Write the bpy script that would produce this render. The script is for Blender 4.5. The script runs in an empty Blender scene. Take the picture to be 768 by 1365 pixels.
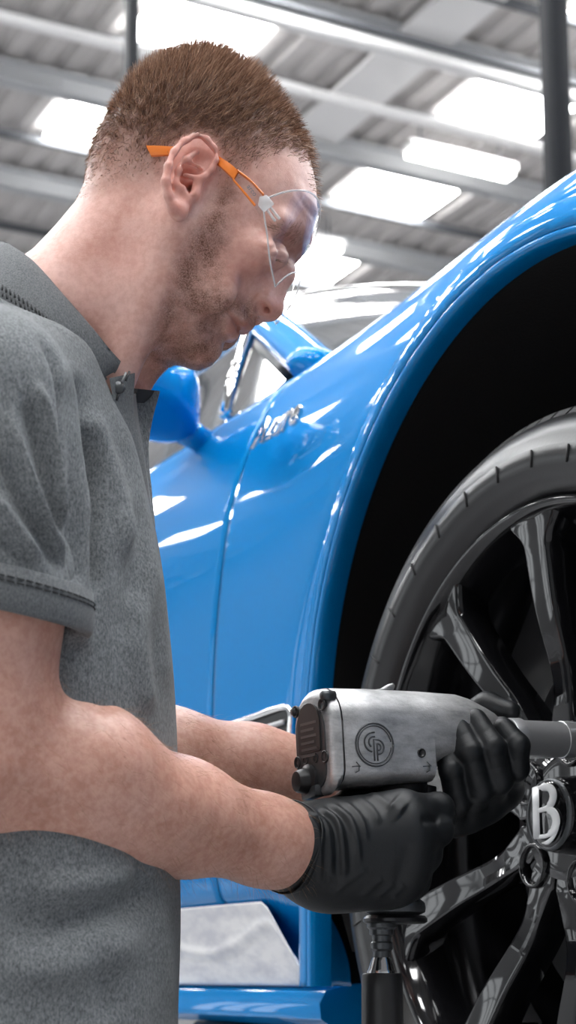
import bpy, bmesh, math, random
import numpy as np
from mathutils import Vector, Matrix

# ---------------------------------------------------------------- camera, world, exposure
SC = bpy.context.scene
COL = SC.collection
F = 2400.0; PIT = math.radians(11); CX = 384.0; CZ = 1.0
CY = 1300 - F * math.tan(PIT)
cam_d = bpy.data.cameras.new('camera'); cam = bpy.data.objects.new('camera', cam_d); COL.objects.link(cam)
cam_d.sensor_fit = 'VERTICAL'; cam_d.sensor_height = 36.0; cam_d.lens = 36.0 * F / 1365.0
cam_d.shift_y = (CY - 682.5) / 1365.0
cam_d.clip_start = 0.02; cam_d.clip_end = 200
cam.location = (0, 0, CZ); cam.rotation_euler = (math.pi / 2 + PIT, 0, 0)
cam_d.dof.use_dof = True; cam_d.dof.focus_distance = 1.52; cam_d.dof.aperture_fstop = 9.0
SC.camera = cam
SC.view_settings.view_transform = 'Standard'; SC.view_settings.look = 'None'
SC.view_settings.gamma = 1.0; SC.view_settings.exposure = 0.58
SC.view_settings.use_curve_mapping = False
SKYLIGHT = 25.0; WINDOW = 2.0; LAMP = 10.0
world = bpy.data.worlds.new('world'); SC.world = world; world.use_nodes = True
world.node_tree.nodes['Background'].inputs[0].default_value = (0.62, 0.68, 0.75, 1)
world.node_tree.nodes['Background'].inputs[1].default_value = 1.0

# ---------------------------------------------------------------- measuring helpers
def ray(px, py):
    u = (px - CX) / F; v = -(py - CY) / F
    return np.array([u, math.cos(PIT) - v * math.sin(PIT), math.sin(PIT) + v * math.cos(PIT)])
def P(px, py, Y):
    r = ray(px, py); return np.array([0, 0, CZ]) + r * (Y / r[1])
def proj(V):
    V = np.asarray(V, float); x, y, z = V[..., 0], V[..., 1], V[..., 2] - CZ
    zc = y * math.cos(PIT) + z * math.sin(PIT); yc = z * math.cos(PIT) - y * math.sin(PIT)
    return CX + F * x / zc, CY - F * yc / zc
ANG = math.radians(27)
IN = np.array([math.cos(ANG), math.sin(ANG), 0]); RE = np.array([-math.sin(ANG), math.cos(ANG), 0])
HUB = P(718, 1085, 1.68)
def car2w(x, y, z): return HUB + IN * x + RE * y + np.array([0, 0, z])
def carplane(px, py, x=0.0):
    r = ray(px, py); o = np.array([0, 0, CZ]); t = (x + np.dot(HUB - o, IN)) / np.dot(r, IN)
    p = o + r * t - HUB
    return float(np.dot(p, RE)), float(p[2])
RNG = np.random.default_rng(7); random.seed(7)

# ---------------------------------------------------------------- object helpers
def mesh_np(name, V, Fc, smooth=True):
    V = np.asarray(V, np.float32); me = bpy.data.meshes.new(name)
    if isinstance(Fc, np.ndarray):
        n = Fc.shape[1]; nf = len(Fc)
        me.vertices.add(len(V)); me.vertices.foreach_set('co', V.ravel())
        me.loops.add(nf * n); me.loops.foreach_set('vertex_index', Fc.astype(np.int32).ravel())
        me.polygons.add(nf); me.polygons.foreach_set('loop_start', np.arange(0, nf * n, n, dtype=np.int32))
        me.polygons.foreach_set('loop_total', np.full(nf, n, np.int32))
        me.update(calc_edges=True)
    else:
        me.from_pydata([tuple(map(float, v)) for v in V], [], Fc); me.update()
    if smooth: me.polygons.foreach_set('use_smooth', np.ones(len(me.polygons), bool))
    return me
def obj(name, me, mat=None, parent=None, label=None, cat=None, group=None, kind=None, loc=None):
    o = bpy.data.objects.new(name, me); COL.objects.link(o)
    if mat is not None and me is not None:
        for m in (mat if isinstance(mat, (list, tuple)) else [mat]): me.materials.append(m)
    if parent is not None: o.parent = parent
    if loc is not None: o.location = loc
    for k, v in (('label', label), ('category', cat), ('group', group), ('kind', kind)):
        if v: o[k] = v
    return o
def empty(name, loc=(0, 0, 0), rz=0, **kw):
    o = obj(name, None, **kw); o.location = loc; o.rotation_euler = (0, 0, rz); return o
class MB:
    """collects shapes into one mesh"""
    def __init__(s): s.v = []; s.f = []
    def add(s, V, Fc):
        b = len(s.v); s.v += [tuple(map(float, q)) for q in V]; s.f += [tuple(b + i for i in q) for q in Fc]; return s
    def box(s, lo, hi):
        (a, b, c), (d, e, f) = lo, hi
        return s.add([(a, b, c), (d, b, c), (d, e, c), (a, e, c), (a, b, f), (d, b, f), (d, e, f), (a, e, f)],
                     [(0, 3, 2, 1), (4, 5, 6, 7), (0, 1, 5, 4), (1, 2, 6, 5), (2, 3, 7, 6), (3, 0, 4, 7)])
    def rings(s, R, cap0=True, cap1=True, closed=True):
        n = len(R[0]); V = [p for r in R for p in r]; Fc = []
        for i in range(len(R) - 1):
            for j in range(n if closed else n - 1):
                k = (j + 1) % n
                Fc.append((i * n + j, i * n + k, (i + 1) * n + k, (i + 1) * n + j))
        if cap0: Fc.append(tuple(range(n))[::-1])
        if cap1: Fc.append(tuple((len(R) - 1) * n + j for j in range(n)))
        return s.add(V, Fc)
    def tube(s, pts, rad, n=10, cap=True):
        pts = [np.asarray(p, float) for p in pts]; R = []
        if not hasattr(rad, '__len__'): rad = [rad] * len(pts)
        t0 = pts[1] - pts[0]; ref = np.array([0, 0, 1.0])
        if abs(np.dot(t0 / np.linalg.norm(t0), ref)) > .9: ref = np.array([1.0, 0, 0])
        a = np.cross(t0, ref); a /= np.linalg.norm(a)
        for i, p in enumerate(pts):
            t = pts[min(i + 1, len(pts) - 1)] - pts[max(i - 1, 0)]; t = t / (np.linalg.norm(t) + 1e-12)
            a = a - t * np.dot(a, t); a /= np.linalg.norm(a); b = np.cross(t, a)
            R.append([p + rad[i] * (a * math.cos(q) + b * math.sin(q)) for q in np.linspace(0, 2 * math.pi, n, endpoint=False)])
        return s.rings(R, cap, cap)
    def lathe(s, prof, axis='x', n=48, c=(0, 0, 0), a0=0, a1=2 * math.pi, cap=False):
        full = abs(a1 - a0 - 2 * math.pi) < 1e-6; R = []
        th = np.linspace(a0, a1, n, endpoint=not full)
        for (x, r) in prof:
            if axis == 'x': R.append([(c[0] + x, c[1] + r * math.cos(t), c[2] + r * math.sin(t)) for t in th])
            else: R.append([(c[0] + r * math.cos(t), c[1] + r * math.sin(t), c[2] + x) for t in th])
        return s.rings(R, cap, cap, closed=full)
    def mesh(s, name='m', smooth=True):
        me = mesh_np(name, s.v, s.f, smooth); bm = bmesh.new(); bm.from_mesh(me)
        bmesh.ops.recalc_face_normals(bm, faces=bm.faces); bm.to_mesh(me); bm.free(); return me
def sharp(me, deg=35):
    me.set_sharp_from_angle(angle=math.radians(deg)); return me
def bevel_mesh(me, w, seg=2, ang=30):
    bm = bmesh.new(); bm.from_mesh(me); bmesh.ops.recalc_face_normals(bm, faces=bm.faces)
    ed = [e for e in bm.edges if len(e.link_faces) == 2 and e.calc_face_angle(0) > math.radians(ang)]
    bmesh.ops.bevel(bm, geom=ed, offset=w, segments=seg, profile=.6, affect='EDGES', clamp_overlap=True)
    bm.to_mesh(me); bm.free(); me.polygons.foreach_set('use_smooth', np.ones(len(me.polygons), bool))
    return sharp(me, 50)
def xform(me, M): me.transform(Matrix(M)); me.update(); return me
def spline(pts, n):
    """Catmull-Rom through pts"""
    p = np.asarray(pts, float); p = np.vstack([2 * p[0] - p[1], p, 2 * p[-1] - p[-2]]); out = []
    m = len(p) - 3
    for q in np.linspace(0, m - 1e-6, n):
        i = int(q); t = q - i; a, b, c, d = p[i:i + 4]
        out.append(.5 * (2 * b + (c - a) * t + (2 * a - 5 * b + 4 * c - d) * t * t + (3 * b - a - 3 * c + d) * t ** 3))
    return np.array(out)
def text_mesh(s, size, extrude, bevel=0.0, shear=0.0):
    cu = bpy.data.curves.new('t', 'FONT'); cu.body = s; cu.size = size; cu.extrude = extrude; cu.bevel_depth = bevel
    cu.shear = shear; cu.align_x = 'CENTER'; cu.align_y = 'CENTER'
    o = bpy.data.objects.new('t', cu); COL.objects.link(o)
    dg = bpy.context.evaluated_depsgraph_get(); me = bpy.data.meshes.new_from_object(o.evaluated_get(dg))
    bpy.data.objects.remove(o); bpy.data.curves.remove(cu); me.materials.clear(); return me

# ---------------------------------------------------------------- materials
def mat(name, col=(.5, .5, .5), rough=.5, metal=0.0, **kw):
    m = bpy.data.materials.new(name); m.use_nodes = True; b = m.node_tree.nodes['Principled BSDF']
    b.inputs['Base Color'].default_value = (*col, 1); b.inputs['Roughness'].default_value = rough
    b.inputs['Metallic'].default_value = metal
    for k, v in kw.items(): b.inputs[k.replace('_', ' ')].default_value = v
    return m
def nodes(m): return m.node_tree.nodes, m.node_tree.links, m.node_tree.nodes['Principled BSDF']
def noise(m, scale, detail=3, rough=.55, vec=None, coord='Object', stretch=None):
    N, L, B = nodes(m); t = N.new('ShaderNodeTexCoord'); n = N.new('ShaderNodeTexNoise')
    n.inputs['Scale'].default_value = scale; n.inputs['Detail'].default_value = detail; n.inputs['Roughness'].default_value = rough
    if stretch:
        mp = N.new('ShaderNodeMapping'); mp.inputs['Scale'].default_value = stretch
        L.new(t.outputs[coord], mp.inputs[0]); L.new(mp.outputs[0], n.inputs['Vector'])
    else: L.new(t.outputs[coord], n.inputs['Vector'])
    return n.outputs['Fac']
def ramp(m, fac, stops):
    N, L, B = nodes(m); r = N.new('ShaderNodeValToRGB'); L.new(fac, r.inputs[0]); e = r.color_ramp.elements
    while len(e) < len(stops): e.new(.5)
    for q, (p, c) in zip(e, stops): q.position = p; q.color = (*c, 1) if len(c) == 3 else c
    return r.outputs['Color']
def mixc(m, fac, a, b, mode='MIX'):
    N, L, B = nodes(m); x = N.new('ShaderNodeMix'); x.data_type = 'RGBA'; x.blend_type = mode
    for s, i in ((fac, 0), (a, 6), (b, 7)):
        if hasattr(s, 'is_linked'): L.new(s, x.inputs[i])
        elif hasattr(s, '__len__'): x.inputs[i].default_value = (*s, 1)
        else: x.inputs[i].default_value = s
    return x.outputs[2]
def attr(m, name):
    N, L, B = nodes(m); a = N.new('ShaderNodeAttribute'); a.attribute_name = name; return a.outputs['Fac']
def setcol(m, s): N, L, B = nodes(m); L.new(s, B.inputs['Base Color'])
def bump(m, h, strength=.3, dist=.001):
    N, L, B = nodes(m); b = N.new('ShaderNodeBump'); b.inputs['Strength'].default_value = strength
    b.inputs['Distance'].default_value = dist; L.new(h, b.inputs['Height']); L.new(b.outputs[0], B.inputs['Normal'])
def math_n(m, op, a, b):
    N, L, B = nodes(m); x = N.new('ShaderNodeMath'); x.operation = op
    for s, i in ((a, 0), (b, 1)):
        if hasattr(s, 'is_linked'): L.new(s, x.inputs[i])
        else: x.inputs[i].default_value = s
    return x.outputs[0]
def emit(name, col, st):
    m = bpy.data.materials.new(name); m.use_nodes = True; N = m.node_tree.nodes; N.clear()
    e = N.new('ShaderNodeEmission'); o = N.new('ShaderNodeOutputMaterial')
    e.inputs[0].default_value = (*col, 1); e.inputs[1].default_value = st
    m.node_tree.links.new(e.outputs[0], o.inputs[0]); return m
M = {}
M['paint'] = mat('blue_paint', (.0, .17, .55), .4, .2, Specular_IOR_Level=.0, Coat_Weight=.72, Coat_Roughness=.015, Coat_IOR=1.45)
n_ = noise(M['paint'], 900, 1); setcol(M['paint'], ramp(M['paint'], n_, [(.3, (.0, .185, .50)), (.7, (.0, .215, .57))]))
M['blackgloss'] = mat('black_gloss_alloy', (.006, .006, .007), .06, 0.0, Specular_IOR_Level=.45, Coat_Weight=.2, Coat_Roughness=.02, Coat_IOR=1.5)
M['barrel'] = mat('dark_barrel', (.012, .012, .013), .25, 0.0)
M['liner'] = mat('arch_liner', (.0035, .0035, .004), .95); bump(M['liner'], noise(M['liner'], 300), .4, .002)
M['rubber'] = mat('tyre_rubber', (.012, .0125, .0135), .30); bump(M['rubber'], noise(M['rubber'], 500), .15, .0006)
M['tread'] = mat('tread_rubber', (.024, .024, .025), .7)
M['chrome'] = mat('chrome', (.8, .8, .8), .08, 1.0)
M['steel'] = mat('brushed_steel', (.52, .52, .53), .36, .75); bump(M['steel'], noise(M['steel'], 220, 2, stretch=(1, 1, 9)), .12, .0005)
M['cast'] = mat('cast_aluminium', (.5, .5, .5), .42, .7)
nz = noise(M['cast'], 38, 6, .7, stretch=(1, 1, 2.5)); nf = noise(M['cast'], 700, 2)
setcol(M['cast'], ramp(M['cast'], nz, [(.3, (.30, .30, .305)), (.5, (.47, .47, .473)), (.68, (.62, .62, .62))])); bump(M['cast'], nf, .35, .0005)
M['castdark'] = mat('dark_cast', (.09, .095, .1), .38, .6); bump(M['castdark'], noise(M['castdark'], 600), .3, .0005)
M['plate'] = mat('rating_plate', (.035, .032, .032), .45, .3)
M['plateprint'] = mat('plate_print', (.09, .082, .08), .5)
M['black'] = mat('black_plastic', (.012, .012, .013), .4)
M['blackmet'] = mat('black_metal', (.02, .02, .022), .3, .6)
M['white'] = mat('white_enamel', (.82, .83, .83), .25)
M['glasscar'] = mat('tinted_car_glass', (.16, .17, .18), .03, 0.0, Coat_Weight=1.0, Coat_Roughness=.01)
M['disc'] = mat('brake_disc', (.25, .25, .26), .3, .9)
M['roofdeck'] = mat('roof_deck', (.52, .50, .49), .6); setcol(M['roofdeck'], ramp(M['roofdeck'], noise(M['roofdeck'], 1.3, 4), [(.3, (.40, .38, .365)), (.7, (.52, .495, .48))]))
M['beam'] = mat('painted_steel_beam', (.46, .47, .48), .5)
M['beamwhite'] = mat('white_duct', (.72, .71, .70), .5)
M['darksteel'] = mat('dark_steel', (.10, .105, .115), .5, .3)
M['floor'] = mat('epoxy_floor', (.60, .60, .61), .22); setcol(M['floor'], ramp(M['floor'], noise(M['floor'], 2.2, 5), [(.3, (.20, .20, .21)), (.7, (.28, .28, .29))]))
M['wall'] = mat('wall_cladding', (.24, .245, .25), .6); bump(M['wall'], noise(M['wall'], 30), .05)
M['skylight'] = emit('skylight_panel', (.98, .99, 1.0), SKYLIGHT)
M['window'] = emit('daylit_window_pane', (.93, .97, 1.0), WINDOW)
M['lamp'] = emit('lamp_tube', (1, .98, .95), LAMP)
M['patch'] = mat('mottled_white', (.80, .79, .80), .45); setcol(M['patch'], ramp(M['patch'], noise(M['patch'], 14, 4, .6, stretch=(1, 1, 3)), [(.35, (.62, .62, .66)), (.6, (.84, .83, .83))]))
M['postblack'] = mat('black_painted_post', (.008, .009, .012), .6, Specular_IOR_Level=.15)
M['grey'] = mat('grey_paint', (.2, .21, .22), .5)
M['concretegrey'] = mat('lift_grey', (.3, .31, .32), .45)
# skin
def skin_mat(name, kind):
    m = mat(name, (.6, .33, .26), .40, Subsurface_Weight=.12, Subsurface_Scale=.005, Specular_IOR_Level=.5)
    m.node_tree.nodes['Principled BSDF'].inputs['Subsurface Radius'].default_value = (1, .35, .2)
    n1 = noise(m, 26, 5, .6); n2 = noise(m, 170, 4, .65); n3 = noise(m, 900, 3, .6)
    if kind == 'face':
        c = ramp(m, n1, [(.3, (.66, .34, .27)), (.5, (.76, .45, .375)), (.7, (.82, .53, .455))])
    else:
        c = ramp(m, n1, [(.3, (.50, .245, .175)), (.5, (.63, .34, .255)), (.72, (.71, .42, .335))])
    c = mixc(m, .35, c, ramp(m, n2, [(.38, (.55, .25, .18)), (.62, (.80, .52, .44))]), 'MULTIPLY') if False else mixc(m, .3, c, ramp(m, n2, [(.38, (.46, .19, .14)), (.62, (.76, .48, .41))]))
    if kind == 'face':
        red = attr(m, 'red'); c = mixc(m, red, c, (.60, .20, .15))
        lip = attr(m, 'lip'); c = mixc(m, lip, c, (.44, .17, .14))
        n4 = noise(m, 60, 3, .6); bd = math_n(m, 'MULTIPLY', attr(m, 'beard'), ramp(m, n4, [(.32, (.3,) * 3), (.62, (1,) * 3)])); k = math_n(m, 'MULTIPLY', bd, ramp(m, n3, [(.3, (.25,) * 3), (.6, (1,) * 3)]))
        c = mixc(m, k, c, (.15, .055, .03))
        hr = attr(m, 'hair'); k2 = math_n(m, 'MULTIPLY', hr, ramp(m, n3, [(.2, (.55,) * 3), (.6, (1,) * 3)]))
        c = mixc(m, k2, c, (.135, .062, .036))
    setcol(m, c); bump(m, n3, .28, .0006); return m
M['skin'] = skin_mat('skin_face', 'face'); M['armskin'] = skin_mat('skin_arm', 'arm')
def hair_mat(name, stops, rough=.42):
    m = mat(name, (.2, .1, .05), rough); setcol(m, ramp(m, attr(m, 'tone'), stops)); return m
M['hair'] = hair_mat('ginger_brown_hair', [(0, (.05, .022, .013)), (.45, (.235, .115, .064)), (1, (.75, .50, .34))], .34)
M['armhair'] = hair_mat('arm_hair', [(0, (.28, .13, .06)), (1, (.62, .38, .22))])
# cloth
def cloth(name, dark, light, scale):
    m = mat(name, dark, .95, Sheen_Weight=.1); a = noise(m, scale, 4, .8, stretch=(1, 1, .55)); b = noise(m, scale * .35, 3, .6)
    w = N_wave(m); c = ramp(m, a, [(.36, dark), (.64, light)])
    c = mixc(m, .12, c, ramp(m, b, [(.35, dark), (.65, light)])); setcol(m, c); bump(m, math_n(m, 'ADD', a, w), .35, .0007); return m
def N_wave(m):
    N, L, B = nodes(m); t = N.new('ShaderNodeTexCoord'); w = N.new('ShaderNodeTexWave'); w.bands_direction = 'Z'
    w.inputs['Scale'].default_value = 420; w.inputs['Distortion'].default_value = .6; L.new(t.outputs['Object'], w.inputs['Vector']); return w.outputs['Fac']
M['polo'] = cloth('melange_grey_jersey', (.058, .067, .072), (.255, .268, .275), 560)
M['polorib'] = cloth('melange_grey_rib', (.065, .071, .076), (.19, .20, .205), 800)
M['poloin'] = mat('placket_tape', (.03, .031, .033), .8)
M['thread'] = mat('grey_thread', (.3, .305, .31), .8)
M['threaddark'] = mat('dark_thread', (.035, .037, .04), .8)
M['trouser'] = mat('black_trouser_cloth', (.02, .021, .024), .9)
M['shoe'] = mat('black_leather', (.015, .015, .015), .45)
M['glove'] = mat('black_nitrile', (.007, .0083, .0098), .47, Specular_IOR_Level=.45); bump(M['glove'], noise(M['glove'], 700, 3), .22, .0006)
M['orange'] = mat('orange_plastic', (.85, .22, .03), .3)
def clear_mat(name, tint, gloss):
    m = bpy.data.materials.new(name); m.use_nodes = True; N = m.node_tree.nodes; L = m.node_tree.links; N.clear()
    t = N.new('ShaderNodeBsdfTransparent'); g = N.new('ShaderNodeBsdfGlossy'); x = N.new('ShaderNodeMixShader'); o = N.new('ShaderNodeOutputMaterial')
    fr = N.new('ShaderNodeMath'); fr.operation = 'MULTIPLY_ADD'; lw = N.new('ShaderNodeLayerWeight'); lw.inputs[0].default_value = .25
    L.new(lw.outputs['Facing'], fr.inputs[0]); fr.inputs[1].default_value = gloss; fr.inputs[2].default_value = .03
    t.inputs[0].default_value = (*tint, 1); g.inputs['Roughness'].default_value = .06
    L.new(fr.outputs[0], x.inputs[0]); L.new(t.outputs[0], x.inputs[1]); L.new(g.outputs[0], x.inputs[2]); L.new(x.outputs[0], o.inputs[0]); return m
M['lens'] = clear_mat('clear_polycarbonate', (.975, .98, .98), .35)
M['lensedge'] = mat('clear_polycarbonate_edge', (.85, .87, .88), .15, Alpha=.45)
M['eye'] = mat('eye_white', (.75, .68, .64), .15); M['lash'] = mat('lash', (.05, .025, .015), .6)

# ---------------------------------------------------------------- hall (axes: v across the car, u along it)
CR = math.radians(27)
hall_frame = np.array([0.0, 0.0, 0.0])
def hv(v, u, z): return IN * v + RE * u + np.array([0, 0, z])       # metres from the camera's foot
RH = CZ + 8.0; K = 8.0 / 5.5
def hall_box(mb, v0, v1, u0, u1, z0, z1):
    V = [hv(a, b, c) for c in (z0, z1) for (a, b) in ((v0, u0), (v1, u0), (v1, u1), (v0, u1))]
    return mb.add(V, [(0, 3, 2, 1), (4, 5, 6, 7), (0, 1, 5, 4), (1, 2, 6, 5), (2, 3, 7, 6), (3, 0, 4, 7)])
V0, V1, U0, U1 = -7.0, 19.0, -9.0, 27.0
obj('floor', hall_box(MB(), V0, V1, U0, U1, -.1, 0).mesh(smooth=False), M['floor'], kind='structure')
# corrugated roof deck: ribs run along u
prof = []; v = V0
while v < V1:
    for dv, dz in ((0, 0), (.10, 0), (.14, .05), (.22, .05), (.26, 0)): prof.append((v + dv, dz))
    v += .28
mb = MB(); Vv = [hv(a, U0, RH + .05 + z) for a, z in prof] + [hv(a, U1, RH + .05 + z) for a, z in prof]; n = len(prof)
mb.add(Vv, [(i, i + 1, n + i + 1, n + i) for i in range(n - 1)])
ceiling = obj('ceiling', mb.mesh(smooth=False), M['roofdeck'], kind='structure')
sk = hall_box(MB(), 0, .74 * K, 0, .50 * K, RH + .015, RH + .035).mesh(smooth=False); sk.materials.append(M['skylight'])
for j in range(-8, 6):
    for i in range(-4, 5):
        v = (3.63 + 2.2 * i) * K; u = (8.77 + 1.44 * j) * K
        if (i == -1 and j in (1, 2)) or (i == 0 and j == 2): continue
        if V0 + .3 < v < V1 - 1.3 and U0 + .3 < u < U1 - .8:
            o = obj('skylight', sk, parent=ceiling); o.location = hv(v, u, 0)
# far skylights and steelwork
nb = 1
def structure_box(name, *a, m='beam', bev=0):
    me = hall_box(MB(), *a).mesh(smooth=False)
    return obj(name, me, M[m], kind='structure')
def ibeam(v0, v1, u, w, z, h, t=.025):
    mb = MB(); hall_box(mb, v0, v1, u, u + w, z, z + t); hall_box(mb, v0, v1, u, u + w, z + h - t, z + h)
    hall_box(mb, v0, v1, u + w / 2 - t / 2, u + w / 2 + t / 2, z, z + h); return mb.mesh(smooth=False)
for j in range(-5, 6):
    u = (9.86 + 1.44 * j) * K
    if u > U1 - 1: continue
    obj('roof_beam', ibeam(V0, V1, u - .08, .16, RH - .2, .2, .02), M['beam'], kind='structure')
    structure_box('purlin', V0, V1, u - .86, u - .80, RH - .07, RH, m='darksteel')
for i in (-1, 0, 1):
    v = (5.02 + 4.4 * i) * K
    structure_box('girder', v, v + .52, U0, U1, RH - .06, RH - .01, m='beamwhite')
def pipe(name, u, v0, v1, z, r, m, label, cat, grp=None):
    return obj(name, MB().tube([hv(v0, u, z), hv((v0 + v1) / 2, u, z), hv(v1, u, z)], r, 12).mesh(), M[m], label=label, cat=cat, group=grp)
pipe('service_pipe', 8.66 * K * .93, V0 + .3, V1 - .3, RH - .56, .06, 'beamwhite', 'pale service pipe crossing the top of the ceiling above the head', 'pipe')
pipe('conduit', 8.5 * K * .93, V0 + .3, V1 - .3, RH - .56, .028, 'darksteel', 'thin dark conduit beside the pale service pipe under the roof', 'conduit')
pipe('service_pipe', 9.36 * K * .93, V0 + .3, V1 - .3, RH - .56, .05, 'beamwhite', 'lower of the two pale service pipes crossing the ceiling', 'pipe')
# strip lamps hung below the beams
def strip_lamp(v, u, ln, label):
    t = empty('strip_lamp', hv(v, u, RH - .36), CR, label=label, cat='lamp', group='strip lamps under the roof')
    mb = MB(); mb.box((0, -.09, .05), (ln, .09, .13)); obj('housing', mb.mesh(smooth=False), M['beamwhite'], t)
    mb = MB(); mb.box((.03, -.075, .0), (ln - .03, .075, .05)); obj('diffuser', mb.mesh(smooth=False), M['lamp'], t)
    for x in (.15, ln - .15): obj('hanger', MB().tube([(x, 0, .13), (x, 0, .3), (x, 0, .42)], .01, 6).mesh(), M['darksteel'], t)
strip_lamp(5.86 * K * .965, 9.73 * K * .965, 1.2, 'bright strip lamp under the roof between two skylights right of the head')
strip_lamp(6.03 * K * .965, 11.44 * K * .965, .36, 'small bright strip lamp seen just right of the safety glasses')
# walls with windows
structure_box('wall_right', V1, V1 + .2, U0, U1, 0, RH, m='wall'); structure_box('wall_far', V0, V1, U1, U1 + .2, 0, RH, m='wall')
structure_box('wall_near', V0, V1, U0 - .2, U0, 0, RH, m='wall')
WZ0, WZ1 = .55, 3.7
mb = MB(); hall_box(mb, V0 - .2, V0, U0, U1, 0, WZ0); hall_box(mb, V0 - .2, V0, U0, U1, WZ1, RH)
wn = 0
for u in np.arange(U0 + .6, U1 - 2.5, 4.4):
    hall_box(mb, V0 - .2, V0, max(U0, u - 1.95), u, WZ0, WZ1); wn += 1
    w = obj('window_%d' % wn, hall_box(MB(), V0 - .12, V0 - .1, u, u + 2.45, WZ0, WZ1).mesh(smooth=False), M['window'], kind='structure')
    for k in range(4):
        a = u + k * 2.45 / 3 - .03; obj('mullion', hall_box(MB(), V0 - .1, V0 - .02, a, a + .06, WZ0, WZ1).mesh(smooth=False), M['darksteel'], w)
    for z in (WZ0 + 1.05, WZ0 + 2.1): obj('transom', hall_box(MB(), V0 - .1, V0 - .03, u, u + 2.45, z, z + .05).mesh(smooth=False), M['darksteel'], w)
hall_box(mb, V0 - .2, V0, u + 2.45, U1, WZ0, WZ1)
obj('wall_left', mb.mesh(smooth=False), M['wall'], kind='structure')
# posts
def post(px, Y, w, label, coil=False):
    p = P(px, 120, Y); t = empty('roof_post', (p[0], p[1], 0), CR, label=label, cat='post')
    mb = MB(); mb.box((-w / 2, -w * .8, .02), (w / 2, w * .8, RH)); obj('column', bevel_mesh(mb.mesh(), .006, 1), M['postblack'], t)
    mb = MB(); mb.box((-w * 1.8, -w * 1.8, 0), (w * 1.8, w * 1.8, .02)); obj('base_plate', mb.mesh(smooth=False), M['darksteel'], t)
    if coil:
        pts = [(-w * .2 + .03 * math.cos(a), -w * .9 + .02 * math.sin(a), 1.6 + a * .004) for a in np.arange(0, 560, .5)]
        obj('coiled_cable', MB().tube(pts, .008, 5).mesh(), M['black'], t)
post(741, 6.2, .066, 'black roof post with a coiled cable behind the blue car wing', True)
post(174, 9.5, .06, 'black roof post showing above the back of the head')

# ---------------------------------------------------------------- the blue coupe (local axes: x into the car, y to its rear, z up from the hub)
car = empty('car', tuple(HUB), CR, label='glossy blue coupe raised on a lift with its black front wheel', cat='car')
CW = 1.95
SEC_D = [(.07, -.160), (.066, -.13), (.05, -.095), (.024, -.062), (.010, -.035), (.003, .05), (.0, .15), (.002, .25), (.009, .35), (.023, .45), (.046, .53), (.076, .60), (.108, .65), (.15, .685), (.21, .708)]
SEC_W = [(.05, -.160), (.046, -.13), (.036, -.095), (.024, -.062), (.020, -.035), (.016, .05), (.014, .15), (.013, .25), (.013, .35), (.015, .45), (.022, .54), (.036, .598), (.062, .645), (.108, .685), (.20, .713)]
NS = 150
def resample(sec, n):
    p = spline(sec, 600); d = np.r_[0, np.cumsum(np.linalg.norm(np.diff(p, axis=0), axis=1))]
    t = np.linspace(0, d[-1], n); return np.c_[np.interp(t, d, p[:, 0]), np.interp(t, d, p[:, 1])]
RD, RW = resample(SEC_D, NS), resample(SEC_W, NS)
def sstep(a, b, x): t = np.clip((x - a) / (b - a), 0, 1); return t * t * (3 - 2 * t)
ARCH_Z, ARCH_R, REAR_Y = .11, .435, 2.86
def side_sheet(y0, y1, step, flare=True):
    ys = np.linspace(y0, y1, max(2, int(round((y1 - y0) / step)) + 1))
    w = np.maximum(np.exp(-(ys / .42) ** 2), np.exp(-((ys - REAR_Y) / .5) ** 2))[:, None]
    X = RD[:, 0] * (1 - w) + RW[:, 0] * w; Z = RD[:, 1] * (1 - w) + RW[:, 1] * w
    Y = np.repeat(ys[:, None], NS, 1)
    nose = np.clip((-Y - .42) / .55, 0, 1.2); tail = np.clip((Y - 3.2) / .55, 0, 1.2)
    X = X + .5 * nose ** 2.4 + .4 * tail ** 2.4; Z = Z - .14 * nose ** 1.6 * sstep(.2, .7, Z) - .05 * tail * sstep(.3, .7, Z)
    for yc in (0, REAR_Y):
        r = np.hypot(Y - yc, np.maximum(Z - ARCH_Z, 0))
        lip = -.011 + .006 * sstep(.452, .478, r)
        k = 1 - sstep(.474, .488, r); X = X + .006 * np.exp(-((r - .494) / .014) ** 2)
        X = X * (1 - k) + np.minimum(X, lip) * k
    return X, Y, Z
def sheet_mesh(X, Y, Z, arches=True, mirror=False):
    a, b = X.shape; idx = np.arange(a * b).reshape(a, b)
    V = np.stack([X, Y, Z], -1).reshape(-1, 3).copy()
    Q = np.stack([idx[:-1, :-1], idx[1:, :-1], idx[1:, 1:], idx[:-1, 1:]], -1).reshape(-1, 4)
    if arches:
        for yc in (0, REAR_Y):
            c = V[Q].mean(1); r = np.hypot(c[:, 1] - yc, c[:, 2] - ARCH_Z)
            low = (np.abs(c[:, 1] - yc) < ARCH_R + .011) & (c[:, 2] < ARCH_Z)
            keep = ~((r < ARCH_R + .011) | low); used_out = np.unique(Q[~keep]); Q = Q[keep]; used_in = np.unique(Q)
            bd = np.intersect1d(used_in, used_out)
            for i in bd:
                dy, dz = V[i, 1] - yc, V[i, 2] - ARCH_Z; rr = math.hypot(dy, dz)
                RR = ARCH_R + .010
                if dz >= 0: V[i, 1] = yc + dy * RR / rr; V[i, 2] = ARCH_Z + dz * RR / rr
                else: V[i, 1] = yc + math.copysign(RR, dy)
                V[i, 0] = -.011
    if mirror: V[:, 0] = CW - V[:, 0]; Q = Q[:, ::-1]
    else: Q = Q[:, ::-1]
    u = np.unique(Q); mp = np.full(len(V), -1); mp[u] = np.arange(len(u))
    return mesh_np('panel', V[u], mp[Q][:, ::-1])
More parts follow.
